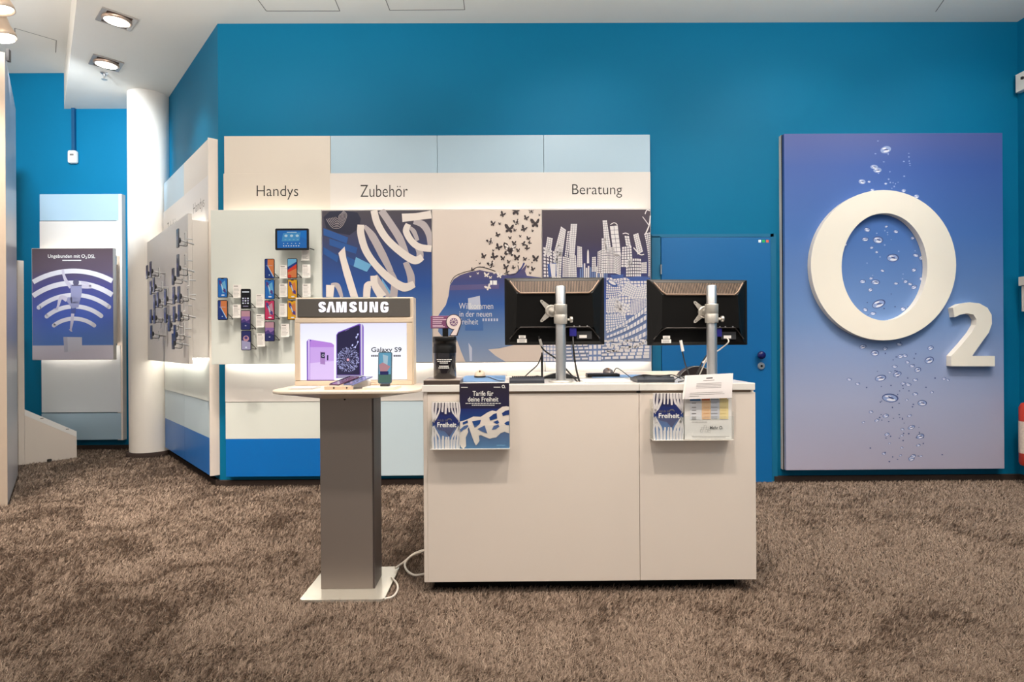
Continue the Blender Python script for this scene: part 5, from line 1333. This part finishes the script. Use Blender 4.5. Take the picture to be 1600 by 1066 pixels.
def SG(x0, x1, kind, y0=471.8, y1=488.2, w=4.6):
    h = y1 - y0; ym = (y0 + y1) / 2
    m = LETWG
    if kind == 'S':
        r = 1.9
        a.stroke([(x1 - w / 2, y0 + 4.6), (x1 - w / 2 - .4, y0 + 2.4), ((x0 + x1) / 2, y0 + 1.6), (x0 + w / 2, y0 + 3.4), (x0 + w / 2 + .4, y0 + 6.2), ((x0 + x1) / 2, ym), (x1 - w / 2 - .2, ym + 2.4), (x1 - w / 2, y1 - 3.6), ((x0 + x1) / 2, y1 - 1.7), (x0 + w / 2 + .2, y1 - 2.6), (x0 + w / 2, y1 - 5)], [w, 3.8, 3.4, 4.2, 4.6, 4.4, 4.6, 4.2, 3.4, 3.8, w], m, 3, 6)
    elif kind == 'A':
        c_ = (x0 + x1) / 2; a.shape([(x0, y1), (c_ - 2.9, y0), (c_ + 2.9, y0), (x1, y1), (x1 - w, y1), (c_, y0 + 3.2), (x0 + w, y1)], m, 3)
    elif kind == 'M':
        c_ = (x0 + x1) / 2; a.shape([(x0, y1), (x0, y0), (x0 + 6.3, y0), (c_, y1 - 5), (x1 - 6.3, y0), (x1, y0), (x1, y1), (x1 - 4.2, y1), (x1 - 4.2, y0 + 3), (c_ + 2.1, y1), (c_ - 2.1, y1), (x0 + 4.2, y0 + 3), (x0 + 4.2, y1)], m, 3)
    elif kind == 'U':
        a.stroke([(x0 + w / 2, y0), (x0 + w / 2, y1 - 5), (x0 + w / 2 + 1, y1 - 2.4), ((x0 + x1) / 2, y1 - 1.7), (x1 - w / 2 - 1, y1 - 2.4), (x1 - w / 2, y1 - 5), (x1 - w / 2, y0)], [w, w, w, 3.4, w, w, w], m, 3, 5)
    elif kind == 'N':
        a.shape([(x0, y1), (x0, y0), (x0 + 5.6, y0), (x1 - 4.2, y1 - 4.5), (x1 - 4.2, y0), (x1, y0), (x1, y1), (x1 - 5.6, y1), (x0 + 4.2, y0 + 4.5), (x0 + 4.2, y1)], m, 3)
    elif kind == 'G':
        a.stroke([(x1 - w / 2, y0 + 5), (x1 - w / 2 - .8, y0 + 2.3), ((x0 + x1) / 2, y0 + 1.6), (x0 + w / 2 + .6, y0 + 2.8), (x0 + w / 2, ym), (x0 + w / 2 + .6, y1 - 2.8), ((x0 + x1) / 2, y1 - 1.6), (x1 - w / 2 - .6, y1 - 2.6), (x1 - w / 2, ym + .2)], [w, 4, 3.4, 4.2, w, 4.2, 3.4, 4.2, w], m, 3, 6)
        a.rect((x0 + x1) / 2 - .3, ym - .6, x1 - .2, ym + 2.6, m, 3)
for kd_, xa, xb in (('S', 497.7, 509), ('A', 510, 524.2), ('M', 525.5, 541.5), ('S', 546, 557.5), ('U', 561, 573.5), ('N', 577.5, 590.5), ('G', 594.5, 607)): SG(xa, xb, kd_)
a.build('lettering', hp)
EM = 1.25
LBW = grad_mat('light_box_glow', [(0, (252, 252, 255)), (.5, (244, 246, 255)), (1, (226, 226, 250))], U(550, 594, YL0).z, U(550, 505, YL0).z, .3, emit=.95, dark=True)
p, q = U(469, 594.2, YL0 + .004), U(635.5, 504.8, YL0 + .004)
sc_ = MB().box(p.x, q.x, YL0 + .006, YL0 + .0115, p.z, q.z, LBW).build('lit_screen', lb)
a = Art(zoomed(sheet(YL0 + .006), 400, 450, .1782))
def em(nm, rgb, e=.85): return mat('lit_' + nm, tuple(c * .35 for c in rgb), .3, emit=e, ergb=rgb)
PV, PVL, PVM, PVD, NAV = em('violet_edge', (120, 80, 190)), em('violet_pale', (226, 200, 250)), em('violet_mid', (186, 132, 224)), em('violet_deep', (96, 40, 130)), em('navy', (40, 36, 84), .5)
SLV = em('silver', (206, 200, 226)); DND = em('dandelion', (196, 200, 255))
a.shape([(444, 470), (460, 450), (486, 455), (480, 812), (446, 812)], PV, 2); a.shape([(456, 455), (470, 452), (470, 810), (458, 810)], PVL, 3)
a.shape([(474, 470), (490, 455), (660, 482), (684, 500), (684, 812), (472, 812)], PVM, 3)
a.shape([(474, 600), (684, 560), (684, 806), (474, 806)], PVL, 4); a.shape([(474, 520), (684, 520), (684, 640), (474, 660)], em('violet_light', (206, 168, 238)), 5); a.rect(444, 806, 686, 813, PVD, 7)
a.shape([(562, 560), (606, 562), (606, 672), (564, 668)], em('camera_ring', (172, 130, 196)), 7); a.shape([(568, 566), (604, 568), (604, 618), (570, 614)], NAV, 8); a.ell(588, 592, 11, 13, SLV, k=9); a.ell(588, 592, 7, 9, NAV, k=10); a.rect(622, 590, 634, 636, NAV, 8)
a.text('SAMSUNG', 545, 726, 616, 740, PVL, .01, 8)
a.shape([(704, 412), (720, 388), (905, 314), (938, 322), (944, 345), (944, 768), (704, 792)], PV, 2); a.shape([(918, 316), (932, 318), (934, 766), (920, 768)], SLV, 4)
a.shape([(710, 415), (722, 396), (898, 326), (910, 330), (910, 762), (710, 762)], NAV, 5); a.shape([(706, 765), (944, 765), (880, 790), (720, 792)], em('base_grey', (150, 144, 176)), 4)
a.stroke([(780, 378), (818, 362)], 5, em('speaker', (110, 100, 150)), 6)
random.seed(3)
for i in range(420):
    r_ = 95 * math.sqrt(random.random()); th_ = random.random() * 2 * PI
    if r_ < 12: continue
    x, y = 806 + r_ * math.cos(th_), 630 + r_ * math.sin(th_) * 1.12; l = 5 + r_ * .06
    ux, uy = math.cos(th_), math.sin(th_)
    if x + ux * l > 909 or x < 712: continue
    a.shape([(x - uy * 2.2, y + ux * 2.2), (x + ux * l, y + uy * l), (x + uy * 2.2, y - ux * 2.2)], DND, 7 + i % 2)
a.ell(806, 630, 11, 12, em('dandelion_core', (232, 170, 190)), k=9)
for x, y in ((893, 408), (880, 432), (893, 474), (846, 502), (870, 520)): a.ell(x, y, 7, 10, DND, .4, 10, 7)
a.stroke([(893, 474), (880, 505), (850, 528)], 3, DND, 7); a.stroke([(893, 415), (885, 435), (876, 450)], 2, DND, 7)
a.text('Galaxy S9', 1010, 521, 1276, 574, em('ink', (40, 38, 52), .2), .012, 5)
for xa, xb in ((1010, 1072), (1206, 1272)):
    for i in range(4): a.rect(xa + (xb - xa) * i / 4, 588, xa + (xb - xa) * (i + .8) / 4, 604, em('ink_grey', (130, 126, 140), .3), 5)
a.build('printed_artwork', sc_)

# things on the shelf
GOLDP = mat('cream_plinth', (240, 226, 212), .4)
p = UZ(566, 609.5, ZS); q = UZ(614.5, 609.5, ZS)
y0 = p.y
t = thing('display_plinth', V(((p.x + q.x) / 2, y0, ZS)), 'low cream plinth under the upright phone on the shelf', 'plinth')
b = MB(); b.prism([V((p.x, y0, ZS + .0003)), V((q.x, y0, ZS + .0003)), V((q.x + .01, y0 + .13, ZS + .0003)), V((p.x + .012, y0 + .13, ZS + .0003))], (0, 0, .011), GOLDP); b.build('block', t, bevel=.001)
ct = U(601.5, 575.5, y0 + .07)
MB().box(ct.x - .02, ct.x + .02, y0 + .055, y0 + .09, ZS + .0116, ZS + .022, DGREY).build('cradle', t, bevel=.001)
ph = phone(V((ct.x, y0 + .07, ZS + .0235 + .075)), RB, NB, 21.5 * (y0 + .07) / FPX, .150, 'hand', 'upright silver phone on the cream plinth in front of the light box', None, tilt=math.radians(-6), bodym=mat('phone_silver', (90, 120, 140), .2, metal=.5))
# acrylic ramp with two slanted phones
p = UZ(507, 609.5, ZS); q = UZ(551, 609.5, ZS); y0 = p.y
t = thing('acrylic_ramp', V(((p.x + q.x) / 2, y0, ZS)), 'clear sloping acrylic block holding two phones on the shelf', 'phone holder')
b = MB(); b.prism([V((p.x, y0, ZS + .0003)), V((p.x, y0 + .15, ZS + .0003)), V((p.x, y0 + .15, ZS + .03)), V((p.x, y0, ZS + .012))], (q.x - p.x, 0, 0), CLEAR); b.build('ramp', t)
MB().box(p.x, q.x, y0 - .003, y0 - .0003, ZS + .0003, ZS + .016, mat('ramp_front', (214, 190, 166), .3)).build('front_strip', t)
for k, cx_ in enumerate((.33, .78)):
    c = V((p.x + (q.x - p.x) * cx_, y0 - .0035, ZS + .009)); MB().lathe(c, (0, -1, 0), [(.004, 0), (.003, .002)], BLACK, 12).build('stud', t)
for k, (cx_, m_, lab) in enumerate(((.30, PVD, 'plum coloured phone lying on the clear ramp, left one'), (.80, em('blue_grey', (120, 126, 186), .2), 'blue grey phone lying on the clear ramp, right one'))):
    c = V((p.x + (q.x - p.x) * cx_, y0 + .012, ZS + .0185))
    d = V((.10, .985, 0)).normalized(); dz = .22
    up = V((d.x + .35, d.y, dz)).normalized(); r_ = V((up.y, -up.x, 0)).normalized(); nn = r_.cross(up)
    tp = thing('phone', c, lab, 'phone', 'phones on the pedestal shelf')
    b = MB(); b.obox(c - r_ * .029, r_ * .058, up * .15, nn * .007, mat('phone_plum' if k == 0 else 'phone_bluegrey', (104, 70, 96) if k == 0 else (112, 116, 160), .12, coat=.6)); b.build('body', tp, bevel=.003)
    b = MB(); b.obox(c - r_ * .029 + nn * .0072 + up * .004, r_ * .010, up * .142, nn * .0006, BLKG); b.build('edge_strip', tp)
# watch stand loops, round case, spec cards
t = thing('acrylic_block', UZ(557, 606, ZS), 'clear acrylic block beside the phone plinth, holding accessories', 'accessory holder')
p, q = UZ(549, 606, ZS), UZ(574, 606, ZS)
b = MB(); b.prism([V((p.x, p.y, ZS + .0003)), V((q.x, p.y, ZS + .0003)), V((q.x, p.y, ZS + .03)), V((p.x + (q.x - p.x) * .75, p.y, ZS + .048)), V((p.x, p.y, ZS + .034))], (0, .07, 0), CLEARC); b.build('block', t)
b = MB(); b.box(p.x + .006, p.x + .05, p.y + .01, p.y + .055, ZS + .008, ZS + .024, mat('earbud_case', (186, 160, 146), .4)) if False else None
c = V(UZ(585, 604.5, ZS)); 
t = thing('smart_watch', c, 'small round beige watch lying left of the upright phone', 'watch')
MB().lathe(c + V((-.012, .02, .0005)), (0, 0, 1), [(.02, 0), (.024, .006), (.024, .013), (.018, .017)], mat('watch_beige', (206, 176, 150), .35, metal=.3), 28).build('case', t)
MB().lathe(c + V((-.012, .02, .0178)), (0, 0, 1), [(.017, 0), (.016, .001)], mat('watch_glass', (150, 120, 104), .1), 28).build('dial', t)
p = UZ(450, 609, ZS); q = UZ(487, 609, ZS)
t = thing('information_card', V(((p.x + q.x) / 2, p.y, ZS)), 'flat pale information card in acrylic at left end of shelf', 'card')
MB().box(p.x, q.x, p.y, p.y + .12, ZS + .0003, ZS + .006, CLEARC).build('acrylic_tile', t)
MB().box(p.x + .006, q.x - .006, p.y + .008, p.y + .11, ZS + .0062, ZS + .007, mat('card_lilac', (220, 206, 222), .5)).build('card_print', t)

# white cables on the carpet
cable([UZ(618, 888, .03), UZ(632, 878, .03), UZ(648, 865, .035), UZ(668, 858, .04)], .006, CWH, 'white cable arching from the pedestal foot to the counter, upper one', 'power_cable')
cable([UZ(664, 897, .03), UZ(648, 899, .03), UZ(636, 892, .03), UZ(633, 880, .03), UZ(645, 868, .035), UZ(668, 860, .04)], .006, CWH, 'looping white cable beside the left end of the counter', 'power_cable')
cable([UZ(601, 936, .03), UZ(614, 932, .03), UZ(621, 922, .03), UZ(620, 912, .03), UZ(612, 903, .022)], .005, CWH, 'short white cable curling round the right edge of the pedestal plate', 'power_cable')

# ------------------------------------------------------------------ shaggy carpet pile (stuff nobody could count)
def pile():
    rng = np.random.default_rng(11)
    N0 = 900000
    # sample positions denser near the camera
    u = rng.random(N0)
    y = 1.75 * (6.7 / 1.75) ** u
    x = (rng.random(N0) * 2 - 1) * (y * .97 + .15)
    keep = np.ones(N0, bool)
    def cut(m): 
        nonlocal keep
        keep &= ~m
    c0, ad, an = np.array(C0[:2]), np.array(AD[:2]), np.array(AN[:2])
    rel = np.stack([x - c0[0], y - c0[1]], 1); off = rel @ an
    cut((y > YB - .03) & (x > C0.x))
    cut((off < .03) & (x <= C0.x + .05) & (rel @ ad > -.02))
    cut(y > YF - .03)
    cut(x > XR - .03)
    cut((x - cc.x) ** 2 + (y - cc.y) ** 2 < (cR + .03) ** 2)
    cut((x > xl - .004) & (x < xr + .004) & (y > YS0 - .004) & (y < YS1 + .004))
    cut((x > bl_ + .03) & (x < br_ - .07) & (y > yb + .06) & (y < YC1 - .05))
    pr = np.stack([x - pn.x, y - pn.y], 1); pa = pr @ np.array(pd[:2]); pb = pr @ np.array(pnrm[:2])
    cut((pa > -.03) & (pa < (pf - pn).length + .01) & (pb > -.01))
    kr = np.stack([x - k0.x, y - k0.y], 1); ka = kr @ np.array(kd[:2]); kb = kr @ np.array(kn_[:2])
    cut((ka > -.02) & (ka < kl + .01) & (kb > -.01))
    x, y = x[keep], y[keep]; n = len(x)
    # yarn gathers in tufts that each flop their own way
    g = .010 + .001 * np.clip(y - 2, 0, 5)
    ti = np.floor(x / g).astype(np.int64); tj = np.floor(y / g).astype(np.int64)
    def hsh(k):
        h = (ti * 73856093 ^ tj * 19349663 ^ k * 83492791) & 0x7fffffff
        h = (h * 1103515245 + 12345) & 0x7fffffff; h = (h ^ (h >> 13)) * 1597334677 & 0x7fffffff
        return (h & 0xffffff) / float(0x1000000)
    tcx, tcy = (ti + .2 + .6 * hsh(1)) * g, (tj + .2 + .6 * hsh(2)) * g
    def wav(a, b, c): return np.sin(a * x + b * y + c)
    wx = x + .22 * wav(3.1, 4.7, .3) + .1 * wav(-11, 7, 2); wy = y + .22 * wav(-5.2, 2.9, 1.1) + .1 * wav(8, 12, .6)
    patch_ = .34 * np.sin(6.3 * wx + 3.1 * wy) * np.sin(-3.7 * wx + 8.3 * wy + 1) + .3 * np.sin(13 * wx - 17 * wy + 2) * np.sin(19 * wx + 11 * wy) + .3 * np.sin(1.9 * wx + 2.7 * wy + 1.7)
    ph = .3 + (hsh(3) - .5) * 2.6 + 2.0 * patch_ + rng.normal(0, .6, n)
    lean = np.clip(.6 + .5 * hsh(4) + .3 * patch_ + rng.normal(0, .2, n), .02, 1.35)
    ln = (.024 + .008 * hsh(5)) * rng.uniform(.75, 1.15, n); wd = rng.uniform(.0014, .0028, n) * (.6 + .18 * y)
    x = x * .8 + tcx * .2; y = y * .8 + tcy * .2
    dx, dy = np.cos(ph), np.sin(ph)
    sa = rng.random(n) * 2 * np.pi; sx, sy = np.cos(sa) * wd / 2, np.sin(sa) * wd / 2
    s1, c1_ = np.sin(lean * .6), np.cos(lean * .6); s2, c2_ = np.sin(lean * 1.5), np.cos(lean * 1.5)
    h1 = ln * .5
    mx, my, mz = x + dx * s1 * h1, y + dy * s1 * h1, c1_ * h1
    tx, ty, tz = mx + dx * s2 * h1, my + dy * s2 * h1, mz + c2_ * h1
    P = np.empty((n, 5, 3), np.float32)
    P[:, 0] = np.stack([x - sx, y - sy, np.zeros(n)], 1); P[:, 1] = np.stack([x + sx, y + sy, np.zeros(n)], 1)
    P[:, 2] = np.stack([mx + sx * .8, my + sy * .8, mz], 1); P[:, 3] = np.stack([mx - sx * .8, my - sy * .8, mz], 1)
    P[:, 4] = np.stack([tx, ty, np.maximum(tz, .004)], 1)
    me = bpy.data.meshes.new('carpet_pile')
    me.vertices.add(n * 5); me.vertices.foreach_set('co', P.ravel())
    idx = (np.arange(n) * 5)[:, None] + np.array([0, 1, 2, 3, 3, 2, 4])[None]
    me.loops.add(n * 7); me.loops.foreach_set('vertex_index', idx.ravel().astype(np.int32))
    st = (np.arange(n) * 7)[:, None] + np.array([0, 4])[None]
    me.polygons.add(n * 2); me.polygons.foreach_set('loop_start', st.ravel().astype(np.int32))
    me.update(calc_edges=True); me.validate()
    m = bpy.data.materials.new('carpet_yarn'); m.use_nodes = True
    nt = m.node_tree; b = nt.nodes['Principled BSDF']
    g = nt.nodes.new('ShaderNodeNewGeometry'); cr_ = nt.nodes.new('ShaderNodeValToRGB')
    el = cr_.color_ramp.elements; el.new(.5)
    for e, (p_, c_) in zip(el, ((0, (116, 98, 86)), (.5, (152, 132, 117)), (1, (186, 166, 148)))): e.position = p_; e.color = L3(c_)
    nt.links.new(g.outputs['Random Per Island'], cr_.inputs[0]); nt.links.new(cr_.outputs[0], b.inputs['Base Color'])
    b.inputs['Roughness'].default_value = .7; b.inputs['Specular IOR Level'].default_value = .2
    me.materials.append(m)
    o = bpy.data.objects.new('carpet_pile', me); COL.objects.link(o)
    tag(o, 'long shaggy brown grey carpet pile covering the whole floor', 'carpet', kind='stuff')
pile()
